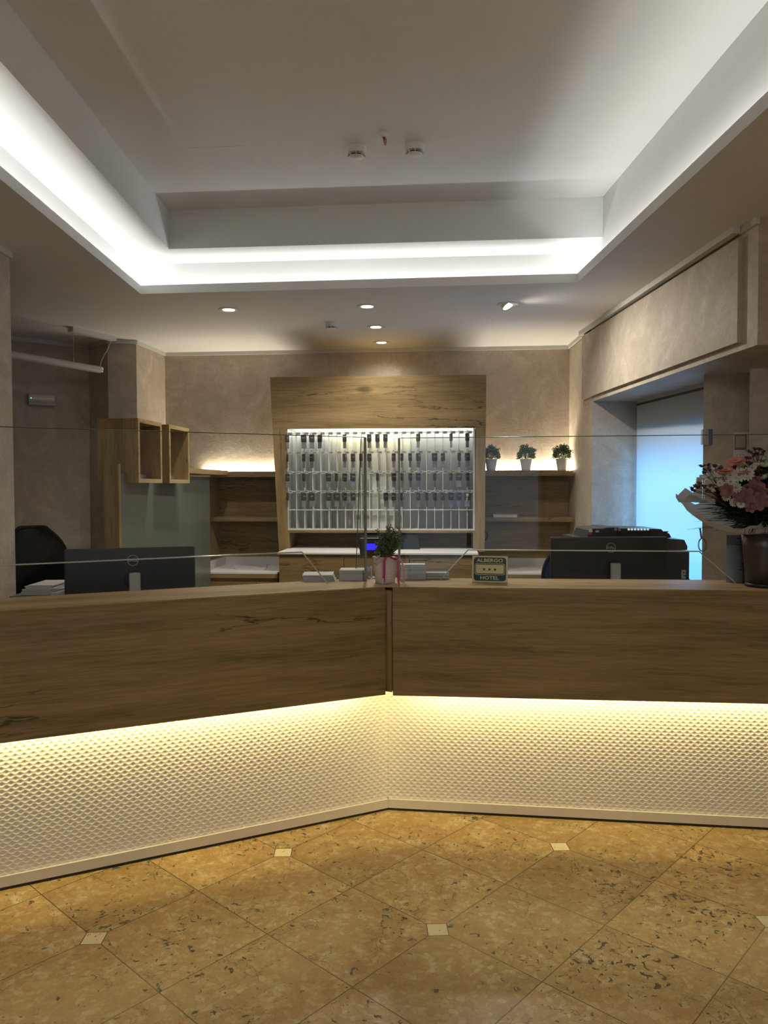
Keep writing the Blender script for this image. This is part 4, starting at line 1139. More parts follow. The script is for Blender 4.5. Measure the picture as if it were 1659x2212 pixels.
def arc_ring(mb, r0, r1, M, mi, n=40):
    vs = []; 
    for k in range(n):
        a = 2*PI*k/n; vs += [(r0*math.cos(a), r0*math.sin(a), 0), (r1*math.cos(a), r1*math.sin(a), 0)]
    mb.add(vs, [[2*k, 2*k+1, (2*k+3) % (2*n), (2*k+2) % (2*n)] for k in range(n)], mi, M)
def monitor(label, xl, xr, zt, logo_px, stand_px, grp='monitors seen from behind'):
    a = Vector(xl); b = Vector(xr); d = (b-a); w = d.length; d.normalize(); n = Vector((d.y, -d.x, 0))
    c = (a+b)/2; base = (c.x, c.y+.05, .74)
    t = thing('computer_monitor', label, 'monitor', base, 0, grp)
    def M(u, out, z): return frame((a + d*u + n*out).to_tuple()[:2] + (z,), d, n)
    Hh = w*.57; bm = blackp()
    m_ = MB(); m_.box(0, w, -Hh, 0, -.022, 0, 0, M(0, 0, zt), .003)
    m_.box(w*.0+.002, w-.002, -Hh+.002, -.002, 0, .010, 0, M(0, 0, zt), .004)
    m_.build('casing', plain('monitor_back', (.022, .022, .023), .38, var=.05), t)
    m_ = MB(); lu = (PL(logo_px[0], logo_px[1], a, b) - a).dot(d); lz = PL(logo_px[0], logo_px[1], a, b).z
    Ml = M(lu, .0106, lz); arc_ring(m_, .0232, .0252, Ml, 0)
    m_.text('D', .0165, M(lu-.0145, .0107, lz), 0, bold=.02, xs=1.15); m_.text('LL', .0165, M(lu+.0128, .0107, lz), 0, bold=.02, xs=1.1)
    m_.text('E', .0155, M(lu-.001, .0107, lz) @ Matrix.Rotation(math.radians(-38), 4, 'Z'), 0, bold=.02, xs=1.1)
    m_.build('logo', plain('logo_silver', (.42, .42, .42), .35, .3, var=.02), t)
    m_ = MB(); su = (PL(stand_px[0], 1200, a, b) - a).dot(d); zs = PL(stand_px[0], stand_px[1], a + n*.06, b + n*.06).z
    m_.box(su-.026, su+.026, .752-zs, 0, .026, .052, 0, M(0, 0, zs), .005); m_.box(su-.02, su+.02, -.10, -.03, .004, .027, 0, M(0, 0, zs))
    m_.build('stand_column', plain('stand_silver', (.46, .45, .43), .35, .5, var=.02), t)
    m_ = MB(); m_.box(su-.10, su+.10, -.08, .10, 0, .012, 0, Matrix.Translation((a + n*.03).to_tuple()[:2] + (.7405,)) @ Matrix.Rotation(math.atan2(d.y, d.x), 4, 'Z'), .003)
    m_.build('stand_base', plain('stand_silver', (.46, .45, .43), .35, .5, var=.02), t)
    m_ = MB(); m_.lathe([(.0001, .0), (.036, .0), (.036, .003), (.033, .0035), (.033, .001)], 28, 0, M(su-.010, .0101, zs-.035)); m_.build('mount_ring', bm, t)
    return t
xl = Y(138, 1187, 3.50); xr = Y(421, 1180, 3.68)
monitor('left black monitor seen from behind with a round silver logo', (xl.x, xl.y, 0), (xr.x, xr.y, 0), (xl.z+xr.z)/2, (287, 1210), (290.5, 1238))
xl = Y(1190.5, 1160, 4.0); xr = Y(1441.5, 1160, 4.0)
monitor('right black monitor seen from behind, in front of the printer', (xl.x, xl.y, 0), (xr.x, xr.y, 0), (xl.z+xr.z)/2, (1318.5, 1183), (1325, 1217))

# printer with control panel behind the right monitor ------------------
yP = 4.3
pr = thing('printer_cabinet', 'low pedestal cabinet under the printer', 'cabinet', (1.38, 4.55, 0))
mb = MB(); mb.box(1.10, 1.66, 4.36, 4.86, 0, .70); mb.build('body', wdk, pr)
mb = MB(); mb.box(1.09, 1.665, 4.35, 4.87, .7002, .72); mb.build('top', wdk, pr)
def YP(px, py, y=yP): q = Y(px, py, y); return q.x, q.z
t = thing('laser_printer', 'black multifunction printer behind the right monitor with a row of white buttons', 'printer', (1.38, 4.55, .7202))
bp_ = plain('printer_black', (.030, .033, .042), .35, var=.05)
x0 = 1.12; x1b, zb1 = YP(1483, 1166, 4.36); x1w, _ = YP(1489, 1190, 4.36)
mb = MB()
mb.ext([(x0, 4.36, .7203), (x1w, 4.36, .7203), (x1w, 4.36, YP(1489, 1190, 4.36)[1]), (x0, 4.36, YP(1489, 1190, 4.36)[1])], (0, .45, 0))
zq = YP(1489, 1188, 4.36)[1]
mb.ext([(x0, 4.36, zq), (x1w-.012, 4.36, zq), (YP(1485, 1180, 4.36)[0], 4.36, YP(1485, 1180, 4.36)[1]), (YP(1478, 1166, 4.36)[0], 4.36, zb1), (YP(1443, 1162, 4.36)[0], 4.36, zb1+.006), (x0, 4.36, zb1+.006)], (0, .45, 0))
mb.build('body', bp_, t)
mb = MB()
zc0 = zb1+.0065
pts = [(1268, 1164), (1274, 1146), (1280, 1142), (1307, 1141.5), (1310, 1139.5), (1334, 1139.5), (1338, 1141.5), (1428, 1143), (1434, 1149), (1445, 1152), (1450, 1160), (1446, 1164)]
P = [(YP(px, py, 4.42)[0], 4.42, max(zc0, YP(px, py, 4.42)[1])) for px, py in pts]
mb.ext(P, (0, .32, 0)); mb.build('scanner_lid', bp_, t)
lampw = plain('button_white', (.8, .8, .8), .3, emit=(.8, .95, 1), es=.5, var=0)
for k in range(7):
    x, z = YP(1358.5+6.9*k, 1143.2, 4.415); m_ = MB(); m_.tube([(x, 4.414, z-.001), (x, 4.421, z-.001)], .0062, 12)
    m_.build('button', lampw, t)
for px0, px1, py0, py1, c, nm in ((1274, 1280, 1144, 1149.5, (.75, .78, .78), 'label_white'), (1274, 1279.5, 1149.5, 1155.5, (.45, .05, .05), 'label_red'), (1287, 1294, 1146, 1150, (.6, .65, .62), 'label_grey'),
                                  (1328, 1333, 1141, 1146, (.35, .38, .40), 'label_grey2'), (1336, 1341, 1142, 1147, (.3, .33, .35), 'label_grey2')):
    xa_, za_ = YP(px0, py0, 4.413); xb_, zb2 = YP(px1, py1, 4.413)
    m_ = MB(); m_.box(xa_, xb_, 4.412, 4.421, zb2, za_); m_.build(nm.rstrip('2'), plain(nm, c, .4, var=.01), t)
xa_, za_ = YP(1334, 1146.5, 4.40); xb_, zb2 = YP(1444, 1156, 4.40)
m_ = MB(); m_.ext([(xa_, 4.40, za_-.004), (xb_+.002, 4.40, za_-.004), (xb_-.03, 4.40, zb2-.006), (xa_, 4.40, zb2)], (0, .012, 0)); m_.build('tray_flap', plain('printer_gloss', (.012, .013, .015), .15, var=0), t)
xa_, za_ = YP(1472, 1231, 4.355); xb_, zb2 = YP(1481, 1250, 4.355)
m_ = MB(); m_.box(xa_, xb_, 4.352, 4.359, zb2, za_); m_.build('socket_plate', plain('socket_white', (.45, .5, .55), .4, var=.02), t)
m_ = MB(); xs_ = (xa_+xb_)/2; m_.box(xs_-.004, xs_+.004, 4.349, 4.3515, (za_+zb2)/2+.006, (za_+zb2)/2+.014)
m_.tube([(xs_, 4.35, za_-.030), (xs_+.01, 4.34, za_-.036), (xs_+.03, 4.345, za_-.055), (xs_+.035, 4.35, za_-.10)], .003, 6); m_.build('cable', blackp(), t)

# office chairs ---------------------------------------------------------
def chair(label, x, y, rz, ztop_):
    t = thing('office_chair', label, 'chair', (x, y, 0), rz, 'black office chairs')
    fab = plain('chair_fabric', (.012, .012, .012), .8, var=.2, scale=200); bm = plain('chair_black', (.012, .012, .012), .7, spec=.15, var=.1)
    hb = ztop_-.50; N, K = 14, 22; vs = []; fs = []
    for j in range(K+1):
        v = j/K; z = .50 + hb*v
        hw = .225*(1 - .06*abs(v-.4)) * (1 if v < .58 else math.sqrt(max(0, 1-((v-.58)/.43)**2.4)))
        if j == K: hw = max(hw, .08)
        for i in range(N+1):
            u = i/N*2-1; vs.append((u*hw, .035*(1-u*u) + .22 + .05*v*v - .02, z))
    for j in range(K):
        for i in range(N): k = j*(N+1)+i; fs.append([k, k+1, k+N+2, k+N+1])
    m_ = MB(); m_.add(vs, fs, 0, None, True); n0 = len(vs); m_.add([(a, b-.02, c) for a, b, c in vs], [f[::-1] for f in fs], 0, None, True)
    m_.build('backrest', fab, t, (0, 0, 0))
    edge = [vs[j*(N+1)] for j in range(K+1)] + [vs[K*(N+1)+i] for i in range(1, N)] + [vs[j*(N+1)+N] for j in range(K, -1, -1)]
    m_ = MB(); m_.tube([(a, b-.01, c) for a, b, c in edge], .013, 8); m_.build('back_frame', bm, t, (0, 0, 0))
    m_ = MB(); m_.box(-.24, .24, -.26, .22, .43, .50, 0, None, .025); m_.build('seat', fab, t, (0, 0, 0))
    m_ = MB(); m_.tube([(0, .1, .44), (0, .26, .45), (0, .27, .62)], .02, 8); m_.build('back_support', bm, t, (0, 0, 0))
    m_ = MB(); m_.tube([(0, 0, .08), (0, 0, .43)], .027, 12); m_.build('gas_column', bm, t, (0, 0, 0))
    for k in range(5):
        a = 2*PI*k/5; m_ = MB(); m_.tube([(0, 0, .09), (.27*math.cos(a), .27*math.sin(a), .06)], [.025, .016], 8); lg = m_.build('leg', bm, t, (0, 0, 0))
        m_ = MB(); c = (.27*math.cos(a), .27*math.sin(a)); m_.tube([(c[0]-.012*math.sin(a), c[1]+.012*math.cos(a), .028), (c[0]+.012*math.sin(a), c[1]-.012*math.cos(a), .028)], .028, 12); m_.build('caster', bm, lg, (0, 0, 0))
    for s_ in (-1, 1):
        m_ = MB(); m_.tube([(s_*.24, .12, .46), (s_*.29, .10, .48), (s_*.29, .05, .66)], .014, 8); m_.box(s_*.29-.03, s_*.29+.03, -.14, .12, .66, .685, 0, None, .008); m_.build('armrest', bm, t, (0, 0, 0))
    return t
chair('black office chair with a rounded mesh back, in the dark alcove', -2.16, 4.85, math.radians(38), 1.235)
chair('black office chair half hidden behind the right monitor', 1.335, 5.17, math.radians(0), 1.075)

# tall pedestal with the paper stack at the far left ---------------------
u0 = Y(40, 1283, 3.52); u1 = Y(135, 1279, 3.60)
zped = u0.z
t = thing('pedestal_cabinet', 'dark pedestal cabinet behind the counter by the left wall', 'cabinet', (u0.x+.1, 3.6, 0))
mb = MB(); mb.box(u0.x, -1.50, 3.45, 3.72, 0, zped-.012); mb.build('body', plain('pedestal_dark', (.03, .026, .022), .5), t)
mb = MB(); mb.box(u0.x-.004, -1.497, 3.445, 3.722, zped-.0118, zped); mb.build('top', plain('pedestal_top', (.22, .20, .18), .45), t)
t = thing('paper_stack', 'untidy stack of white paper on the dark pedestal by the left monitor', 'papers', (u0.x+.12, 3.58, zped))
rnd = random.Random(3); pw = MATS['paper_white']
for k in range(9):
    m_ = MB(); a = rnd.uniform(-.10, .10); ox = rnd.uniform(-.006, .01)
    M_ = Matrix.Translation((u0.x+.110+ox, 3.585, zped+.0002+.0050*k)) @ Matrix.Rotation(a, 4, 'Z')
    m_.box(-.085+.003*k, .058, -.10, .10, 0, .0042, 0, M_)
    m_.build('sheet_bundle', pw, t)

# customer display with blue screen, till behind --------------------------
yD = 4.30
def YD(px, py, y=yD): q = Y(px, py, y); return q.x, q.z
xa_, za_ = YD(777, 1164); xb_, zb2 = YD(850, 1199)
xm = (xa_+xb_)/2
t = thing('customer_display', 'small customer display with a bright blue screen behind the counter', 'display', (xm, yD, .7402))
mb = MB(); mb.box(xa_, xb_, yD, yD+.035, zb2, za_, 0, None, .007); mb.build('housing', plain('display_black', (.022, .022, .024), .4), t)
mb = MB(); mb.box(xa_+.002, xb_-.002, yD+.004, yD+.03, za_+.0002, za_+.003); mb.build('top_edge', plain('display_grey', (.35, .35, .34), .4), t)
xs0, zs0 = YD(790, 1174.5); xs1, zs1 = YD(842, 1188)
mb = MB(); mb.box(xs0, xs1, yD-.0012, yD+.002, zs1, zs0)
mb.build('screen', plain('screen_blue', (.01, .01, .3), .3, emit=(.02, .015, 1), es=1.5, var=0), t)
mb = MB(); mb.tube([(xm+.0, yD+.018, .7405), (xm, yD+.018, zb2+.001)], .014, 12); mb.build('pole', blackp(), t)
mb = MB(); mb.lathe([(.06, 0), (.06, .01), (.015, .016)], 24, 0, None, True, (xm, yD+.018, .7403)); mb.build('foot', blackp(), t)
yt = B((F(775, 1190)[0]+F(905, 1190)[0])/2, TF+.03, zk)
t = thing('cash_terminal', 'black tilted cash terminal on the white top in the key cabinet recess', 'cash register', tuple(yt))
s0 = F(777, 1180)[0]; s1 = F(907, 1180)[0]; zt2 = F(800, 1150)[1]
mb = MB(); 
P = [B(s0, TF+.05, zk+.0), B(s1, TF+.05, zk+.0), B(s1-.012, TF-.06, zt2+.02), B(s0+.012, TF-.06, zt2+.02)]
P = [(p.x, p.y, p.z) for p in P]
mb.ext([tuple(B(s0, TF+.05, zk+.0003)), tuple(B(s1, TF+.05, zk+.0003)), tuple(B(s1-.02, TF-.02, zt2-.004)), tuple(B(s0+.02, TF-.02, zt2-.004))], BN*-.03); mb.build('screen_housing', plain('till_black', (.010, .010, .011), .7, spec=.2), t)
mb = MB(); bbox(mb, s0+.10, s1-.10, TF-.20, TF-.03, zk+.0003, zk+.03); bbox(mb, s0+.18, s1-.18, TF-.12, TF-.05, zk+.03, zk+.10); mb.build('stand', blackp(), t)

# hotel sign -----------------------------------------------------------------
def CT(px, py, z=ZTOP): return Z(px, py, z)
sa_ = Z(1019.5, 1257.5, ZTOP); sb_ = Z(1096.5, 1259.5, ZTOP)
sd_ = (sb_-sa_); sd_.z = 0; sw = sd_.length; sd_.normalize(); sn = Vector((sd_.y, -sd_.x, 0))
lean = math.radians(6)
up_ = (Vector((0, 0, 1))*math.cos(lean) - sn*math.sin(lean))
zt3 = PL(1020.5, 1201.5, sa_, sb_).z; sh = (zt3-ZTOP)*1.01
nrm_ = sd_.cross(up_)
MS = frame(sa_ + Vector((0, 0, .0008)), sd_, nrm_)
t = thing('hotel_sign', 'green and cream plaque reading ALBERGO, three stars, HOTEL', 'sign', tuple(sa_))
crm = plain('sign_cream', (.66, .60, .33), .35, var=.01); grn = plain('sign_green', (.008, .055, .042), .3, var=.02)
def rrect(x0, x1, y0, y1, r, n=7):
    P = []
    for cx, cy, a0 in ((x1-r, y0+r, -PI/2), (x1-r, y1-r, 0), (x0+r, y1-r, PI/2), (x0+r, y0+r, PI)):
        for k in range(n+1): a = a0+PI/2*k/n; P.append((cx+r*math.cos(a), cy+r*math.sin(a)))
    return P
mb = MB(); mb.box(0, sw, 0, sh, -.006, 0, 0, MS, .0008); mb.build('board', crm, t)
mb = MB(); mb.box(sw*.3, sw*.7, .002, sh*.8, -.012, -.006, 0, MS); mb.build('back_strut', crm, t)
L = [(rrect(sw*.045, sw*.955, sh*.055, sh*.945, sh*.12), 1, .0004), (rrect(sw*.075, sw*.925, sh*.285, sh*.715, sh*.09), 0, .0008),
     (rrect(sw*.09, sw*.91, sh*.305, sh*.695, sh*.075), 1, .0012), (rrect(sw*.11, sw*.89, sh*.335, sh*.665, sh*.05), 0, .0016)]
mb = MB()
for P, mi, z in L: mb.ext([(x, y, z-.0003) for x, y in P], (0, 0, .0003), mi, MS)
for k in (-1, 0, 1):
    cx, cy = sw*(.5 + k*.155)-.001, sh*.49; P = []
    for j in range(10):
        r_ = sh*(.072 if j % 2 == 0 else .029); a = PI/2 + j*PI/5; P.append((cx+r_*math.cos(a), cy+r_*math.sin(a), .0017))
    P = P + [(cx, cy, .0017)]
    mb.add([(x, y, z+.0002) for x, y, z in P], [[j, (j+1) % 10, 10] for j in range(10)], 1, MS)
mb.build('emblem', [crm, grn], t)
mb = MB(); mb.text('ALBERGO', sh*.185, MS @ Matrix.Translation((sw*.5, sh*.825, .0012)), 0, bold=.022, xs=1.22)
mb.text('HOTEL', sh*.185, MS @ Matrix.Translation((sw*.49, sh*.165, .0012)), 0, bold=.022, xs=1.22); mb.build('lettering', crm, t)

# brochures ---------------------------------------------------------------------
ppr = plain('brochure_paper', (.62, .63, .61), .5, var=.02); ppd = plain('brochure_edge', (.30, .33, .31), .55, var=.1, scale=400)
def stack(name, label, px0, px1, pyf, pyt, depth, ang, n, jit, seed, mats, grp='brochure stacks on the counter', fan=0.0, yfix=None):
    a = Z(px0, pyf, ZTOP); b = Z(px1, pyf, ZTOP); w = (b-a).length; c = (a+b)/2
    h = (PL((px0+px1)/2, pyt, a, b).z-ZTOP)
    t = thing(name, label, 'brochures', tuple(c), 0, grp); rnd = random.Random(seed)
    dirv = (b-a).normalized(); dirv.z = 0; base = math.atan2(dirv.y, dirv.x)
    hh = h/n
    for k in range(n):
        m_ = MB(); M_ = Matrix.Translation((c.x + fan*k*.004*dirv.x*-1, c.y + fan*k*.0025, ZTOP+.0003+hh*k)) @ Matrix.Rotation(base+ang+rnd.uniform(-jit, jit), 4, 'Z')
        m_.box(-w/2, w/2, 0, depth, 0, hh*.93, 0, M_)
        m_.build('bundle', mats[0] if k % 2 == 0 or k == n-1 else mats[1], t)
    return t
stack('brochure_stack', 'fanned stack of leaflets, leftmost on the counter', 658, 724, 1257, 1243, .15, .08, 9, .03, 1, (ppr, ppd), fan=.35)
def open_box(label, px0, px1, pyf, pyt, depth, seed):
    a = Z(px0, pyf, ZTOP); b = Z(px1, pyf, ZTOP); w = (b-a).length; d = (b-a).normalized(); d.z = 0; n = Vector((d.y, -d.x, 0))
    h = PL((px0+px1)/2, pyt, a, b).z-ZTOP; M_ = frame((a.x, a.y, ZTOP+.0003), d, (0, 0, 1))
    t = thing('brochure_box', label, 'box', tuple(a), 0, 'white brochure boxes on the counter')
    m_ = MB(); m_.box(0, w, 0, depth, 0, h*.62, 0, M_); m_.build('lower_box', ppr, t)
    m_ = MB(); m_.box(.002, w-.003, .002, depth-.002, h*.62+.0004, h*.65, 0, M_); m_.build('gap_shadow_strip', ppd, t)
    m_ = MB(); m_.box(0, w-.001, 0, depth, h*.65+.0004, h*.80, 0, M_); m_.build('upper_box', ppr, t)
    m_ = MB(); m_.box(-.001, w-.004, .001, depth+.002, h*.80+.0004, h, 0, M_, .001); m_.build('lid', ppr, t)
open_box('white lidded brochure box left of the ribboned plant pot', 733, 788, 1253.8, 1232, .11, 2)
open_box('white lidded brochure box right of the ribboned plant pot', 866, 920.5, 1252, 1220, .075, 3)
stack('brochure_stack', 'low flat stack of leaflets right of the taller white box', 922, 970, 1252, 1238, .075, 0, 5, .01, 5, (ppd, ppr))

# chrome pen stand beside the plant
q = Z(802, 1251, ZTOP); o = (q.x, q.y+.03, ZTOP+.0002)
t = thing('pen_stand', 'small chrome pen stand beside the ribboned plant pot', 'pen stand', o)
mb = MB(); mb.lathe([(.024, 0), (.024, .004), (.010, .010), (.0001, .010)], 24, 0, None, True, o); mb.build('base', chrome(), t)
mb = MB(); mb.tube([(o[0], o[1], o[2]+.009), (o[0], o[1], o[2]+.058)], .006, 12); mb.build('stem', chrome(), t)
mb = MB(); mb.box(o[0]-.022, o[0]-.006, o[1]+.008, o[1]+.012, o[2]+.03, o[2]+.052); mb.build('tag', white_lac(), t)

# ribboned plant -------------------------------------------------------------------
qf = Z(832, 1261, ZTOP); oc = Vector((qf.x, qf.y+.047, ZTOP+.0003)); o = tuple(oc)
t = thing('potted_plant', 'thyme plant in a ribbed white pot tied with pink ribbon on the counter', 'potted plant', o)
PH = .119
prof = [(.0001, 0), (.043, 0), (.0445, .004)]
for k in range(4):
    z = .018+.011*k; prof += [(.0455+.0012*k, z), (.0478+.0012*k, z+.003), (.0464+.0012*k, z+.0085)]
prof += [(.0515, .075), (.0545, PH-.006), (.0575, PH-.003), (.0575, PH), (.053, PH), (.050, PH-.02), (.0001, PH-.022)]
mb = MB(); mb.lathe(prof, 40, 0, None, True, o); mb.build('pot', plain('pot_blush_white', (.70, .64, .64), .35, var=.01), t)
mb = MB(); thy = green('thyme_leaf', (.03, .06, .02), (.18, .25, .12)); rnd = random.Random(8)
cpl = oc + Vector((.006, 0, PH-.02))
for k in range(48):
    a = rnd.uniform(0, 2*PI); e = rnd.uniform(.05, .9)
    L_ = rnd.uniform(.10, .158) if rnd.random() < .6 else rnd.uniform(.06, .11)
    tip = cpl + Vector((math.cos(a)*math.sin(e*.75)*L_*1.0+.014, math.sin(a)*math.sin(e*.75)*L_*.8, math.cos(e*.75)*L_))
    mid = (cpl+tip)/2 + Vector((rnd.uniform(-.01, .01), rnd.uniform(-.01, .01), .01))
    pth = [cpl + Vector((rnd.uniform(-.02, .02), rnd.uniform(-.02, .02), 0)), mid, tip]
    mb.tube([tuple(x) for x in pth], .0009, 4)
    for j in range(22):
        f = .25+.75*j/21; p_ = pth[1]+(pth[2]-pth[1])*((f-.5)*2) if f > .5 else pth[0]+(pth[1]-pth[0])*(f*2)
        leafy(mb, p_, .005, .005, .004, 3, .0115, k*97+j)
for k in range(14):
    a = rnd.uniform(PI*.6, PI*1.5); tip = cpl + Vector((math.cos(a)*rnd.uniform(.03, .06), math.sin(a)*.05, rnd.uniform(.0, .05)))
    for j in range(14): leafy(mb, cpl + (tip-cpl)*(j/13) + Vector((0, 0, .02*math.sin(PI*j/13))), .005, .005, .005, 3, .012, k*53+j+9000)
mb.build('foliage', thy, t)
def ribbon(pts, w, wdir, mat, name='ribbon'):
    mb = MB(); P = [Vector(p) for p in pts]; vs = []
    for i, p in enumerate(P):
        d = wdir[i] if isinstance(wdir, list) else wdir; d = Vector(d).normalized()*w/2
        vs += [tuple(p-d), tuple(p+d)]
    fs = [[2*i, 2*i+1, 2*i+3, 2*i+2] for i in range(len(P)-1)]
    th_ = Vector((0, -.0006, .0003)); k = len(vs); vs += [tuple(Vector(v)+th_) for v in vs]; fs += [[j+k for j in f][::-1] for f in fs]
    mb.add(vs, fs, 0, None, True); return mb.build(name, mat, t)
rpk = plain('ribbon_deep_pink', (.42, .03, .09), .35, var=.08); rpl = plain('ribbon_pale_pink', (.55, .32, .36), .35, var=.05)
yf = oc.y-.060
def RP(px, py, y): q = Y(px, py, y); return (q.x, q.y, q.z)
ribbon([RP(833, 1204, yf), RP(830.5, 1213, yf), RP(830, 1235, yf+.003), RP(829, 1259, yf+.008)], .0105, (1, 0, 0), rpk)
ribbon([RP(827, 1206, yf), RP(826, 1230, yf+.006), RP(828, 1262, yf+.006), RP(830, 1265, yf+.002)], .008, (1, 0, 0), rpl)
ribbon([RP(831, 1205, yf), RP(822, 1213, yf-.003), RP(813, 1221, yf-.006), RP(808.5, 1217, yf-.004), RP(811, 1210, yf), RP(820, 1205, yf+.006)], .006, (.2, -.3, 1), rpl, 'bow_loop')
ribbon([RP(832, 1205, yf), RP(845, 1200, yf+.004), RP(856, 1200.5, yf+.006), RP(861, 1206, yf+.004), RP(856, 1209, yf-.001), RP(843, 1204, yf-.002)], .008, (.1, -.5, .9), rpk, 'bow_loop')
ribbon([RP(856, 1202, yf+.004), RP(859, 1215, yf), RP(860, 1245, yf-.030), RP(861.5, 1262, yf-.045), RP(865.5, 1280, yf-.050)], .0105, (1, 0, 0), rpk)
ribbon([RP(860, 1203, yf+.01), RP(868, 1213, yf+.006), RP(872, 1230, yf+.002), RP(872, 1258, yf-.006)], .0075, (1, .2, 0), rpl)

# ------------------------------------------------------------------ vase and bouquet
VX = Vector((1.638, 3.325, ZTOP+.0003)); o = tuple(VX)
t = thing('flower_vase', 'tall dark metallic vase holding the bouquet at the counter end', 'vase', o)
hv = .232
mb = MB(); mb.lathe([(.0001, .016), (.066, .016), (.070, .08), (.078, .17), (.083, hv), (.080, hv), (.074, .16), (.0001, .03)], 48, 0, None, True, o)
mb.build('body', plain('vase_bronze', (.085, .075, .068), .38, .6, var=.06, scale=8), t)
mb = MB(); mb.lathe([(.0001, 0), (.066, 0), (.067, .0155), (.0001, .0155)], 48, 0, None, True, o); mb.build('base', blackp(), t)
bq = thing('flower_bouquet', 'big pink, white and burgundy bouquet wrapped in pale paper, standing in the vase', 'bouquet', (VX.x, VX.y, ZTOP+hv))
rnd = random.Random(21)
BC = VX + Vector((0, 0, hv))
# paper wrap: wide shallow bowl, longest to the left
mb = MB(); N = 96; rings = 9; vs = []; fs = []
for j in range(rings+1):
    v = j/rings
    for i in range(N):
        a = 2*PI*i/N; lft = max(0, math.cos(a-PI*1.02))**2.2
        front = max(0, math.cos(a-PI*1.5))
        back_ = max(0, math.sin(a)); R = .17 + .215*lft - .05*front*(1-lft)
        lz = lft if math.sin(a) > -.02 else max(0, -math.cos(a))**14; zr = .022 + .135*lz + .12*back_*(1-lft) + .008*front
        wv = .010*math.sin(a*9)*v*v + .006*math.sin(a*23+1)*v*v
        r_ = .055 + (R-.055)*(v**.85); z = zr*v**1.7 - .012*math.sin(PI*v) + wv + .03*(v-.2)*(1-lft)*.3
        vs.append((BC.x + r_*math.cos(a)*.98, BC.y + r_*math.sin(a)*(.72 if math.sin(a) < 0 else .40), BC.z + z + .004))
for j in range(rings):
    for i in range(N): i2 = (i+1) % N; fs.append([j*N+i, j*N+i2, (j+1)*N+i2, (j+1)*N+i])
# folded-over tip on the left
mb.add(vs, fs, 0, None, True)
tip = Y(1466, 1085, VX.y)
a1 = Vector(vs[rings*N + int(N*.44)]); a2 = Vector(vs[rings*N + int(N*.50)])
back = Y(1500, 1062, VX.y+.05)
mb.add([tuple(tip), tuple(a2), tuple(a1 + Vector((0, .02, .05))), tuple(back), tuple(Y(1530, 1085, VX.y+.06))], [[0, 4, 3], [0, 1, 4], [1, 2, 4]])
for k in range(0): pass
mb.build('paper_wrap', sheer('wrap_paper', (.62, .64, .66), .35), bq)
# inner stems tied in the vase
mb = MB()
for k in range(26):
    a = rnd.uniform(0, 2*PI); r_ = rnd.uniform(0, .05)
    mb.tube([(BC.x+r_*math.cos(a)*.6, BC.y+r_*math.sin(a)*.6, BC.z-.16), (BC.x+r_*math.cos(a), BC.y+r_*math.sin(a), BC.z), (BC.x+r_*2.5*math.cos(a), BC.y+r_*2.0*math.sin(a), BC.z+.12)], .003, 5)
mb.build('stems', green('stem_green', (.015, .04, .015), (.04, .08, .03)), bq)
# dark filler leaves
mb = MB(); C = BC + Vector((.03, .0, .15))
leafy(mb, C + Vector((.0, -.06, .0)), .22, .10, .12, 1500, .05, 77); leafy(mb, BC + Vector((.02, -.06, .07)), .17, .09, .06, 500, .045, 78)
mb.build('leaves', green('bouquet_leaf', (.006, .014, .008), (.02, .04, .018)), bq)
# grass sprays
mb = MB()
for k in range(420):
    a = rnd.uniform(PI*.80, PI*1.30) if k < 300 else rnd.uniform(PI*1.2, PI*2.0)
    st = BC + Vector((rnd.uniform(-.06, .08), rnd.uniform(-.07, -.0), .015 + rnd.uniform(0, .05)))
    L_ = rnd.uniform(.13, .30)*(1 if a < PI*1.3 else .55); rise = rnd.uniform(.0, .16)*(1 if a < PI*1.3 else .4)
    d = Vector((math.cos(a), math.sin(a)*.55, 0)); P = []
    for j in range(5):
        f = j/4; P.append(tuple(st + d*L_*f + Vector((0, 0, rise*math.sin(f*PI*.5)+.02*f)) + Vector((0, 0, -.03*f*f))))
    mb.tube(P, [.0016, .0015, .0013, .001, .0004], 3)
for k in range(12):
    x0_ = rnd.uniform(-.12, .02); st = BC + Vector((x0_, -.10, .03))
    mb.tube([tuple(st), tuple(st + Vector((-.02, -.03, -.01))), tuple(st + Vector((-.05+rnd.uniform(-.02, .03), -.05, -.06)))], [.0015, .0012, .0004], 3)
mb.build('grass_sprays', green('grass_dark', (.008, .022, .008), (.03, .065, .022)), bq)
BCY = VX.y-.12
def FP(px, py, dy=0.0): return Y(px, py, BCY+dy)
def petals(mb, c, nrm, n, L, w, lift, curl, mi=0, rot=0.0, r0=.0):
    nrm = Vector(nrm).normalized(); a = nrm.orthogonal().normalized(); b = nrm.cross(a)
    for k in range(n):
        an = 2*PI*k/n+rot; d = a*math.cos(an)+b*math.sin(an); s_ = nrm.cross(d)
        pts = []
        for (f, ww) in ((0, .35), (.35, .85), (.7, 1), (.92, .6)):
            q = Vector(c) + d*(r0+L*f) + nrm*(L*(lift*f - curl*f*f)); pts += [q - s_*w*ww*.5, q + s_*w*ww*.5]
        pts.append(Vector(c) + d*(r0+L) + nrm*L*(lift-curl))
        mb.add([tuple(p) for p in pts], [[0, 1, 3, 2], [2, 3, 5, 4], [4, 5, 7, 6], [6, 7, 8]], mi, None, True)
toc = lambda p: (CAMP-Vector(p)).normalized()
sal = plain('petal_salmon', (.50, .18, .13), .6, var=.1, scale=80); pnk = plain('petal_pink', (.22, .095, .105), .6, var=.15, scale=60)
wht = plain('petal_white', (.55, .55, .50), .6, var=.03); yel = plain('flower_centre', (.30, .28, .06), .7); dky = plain('gerbera_centre', (.30, .10, .05), .7)
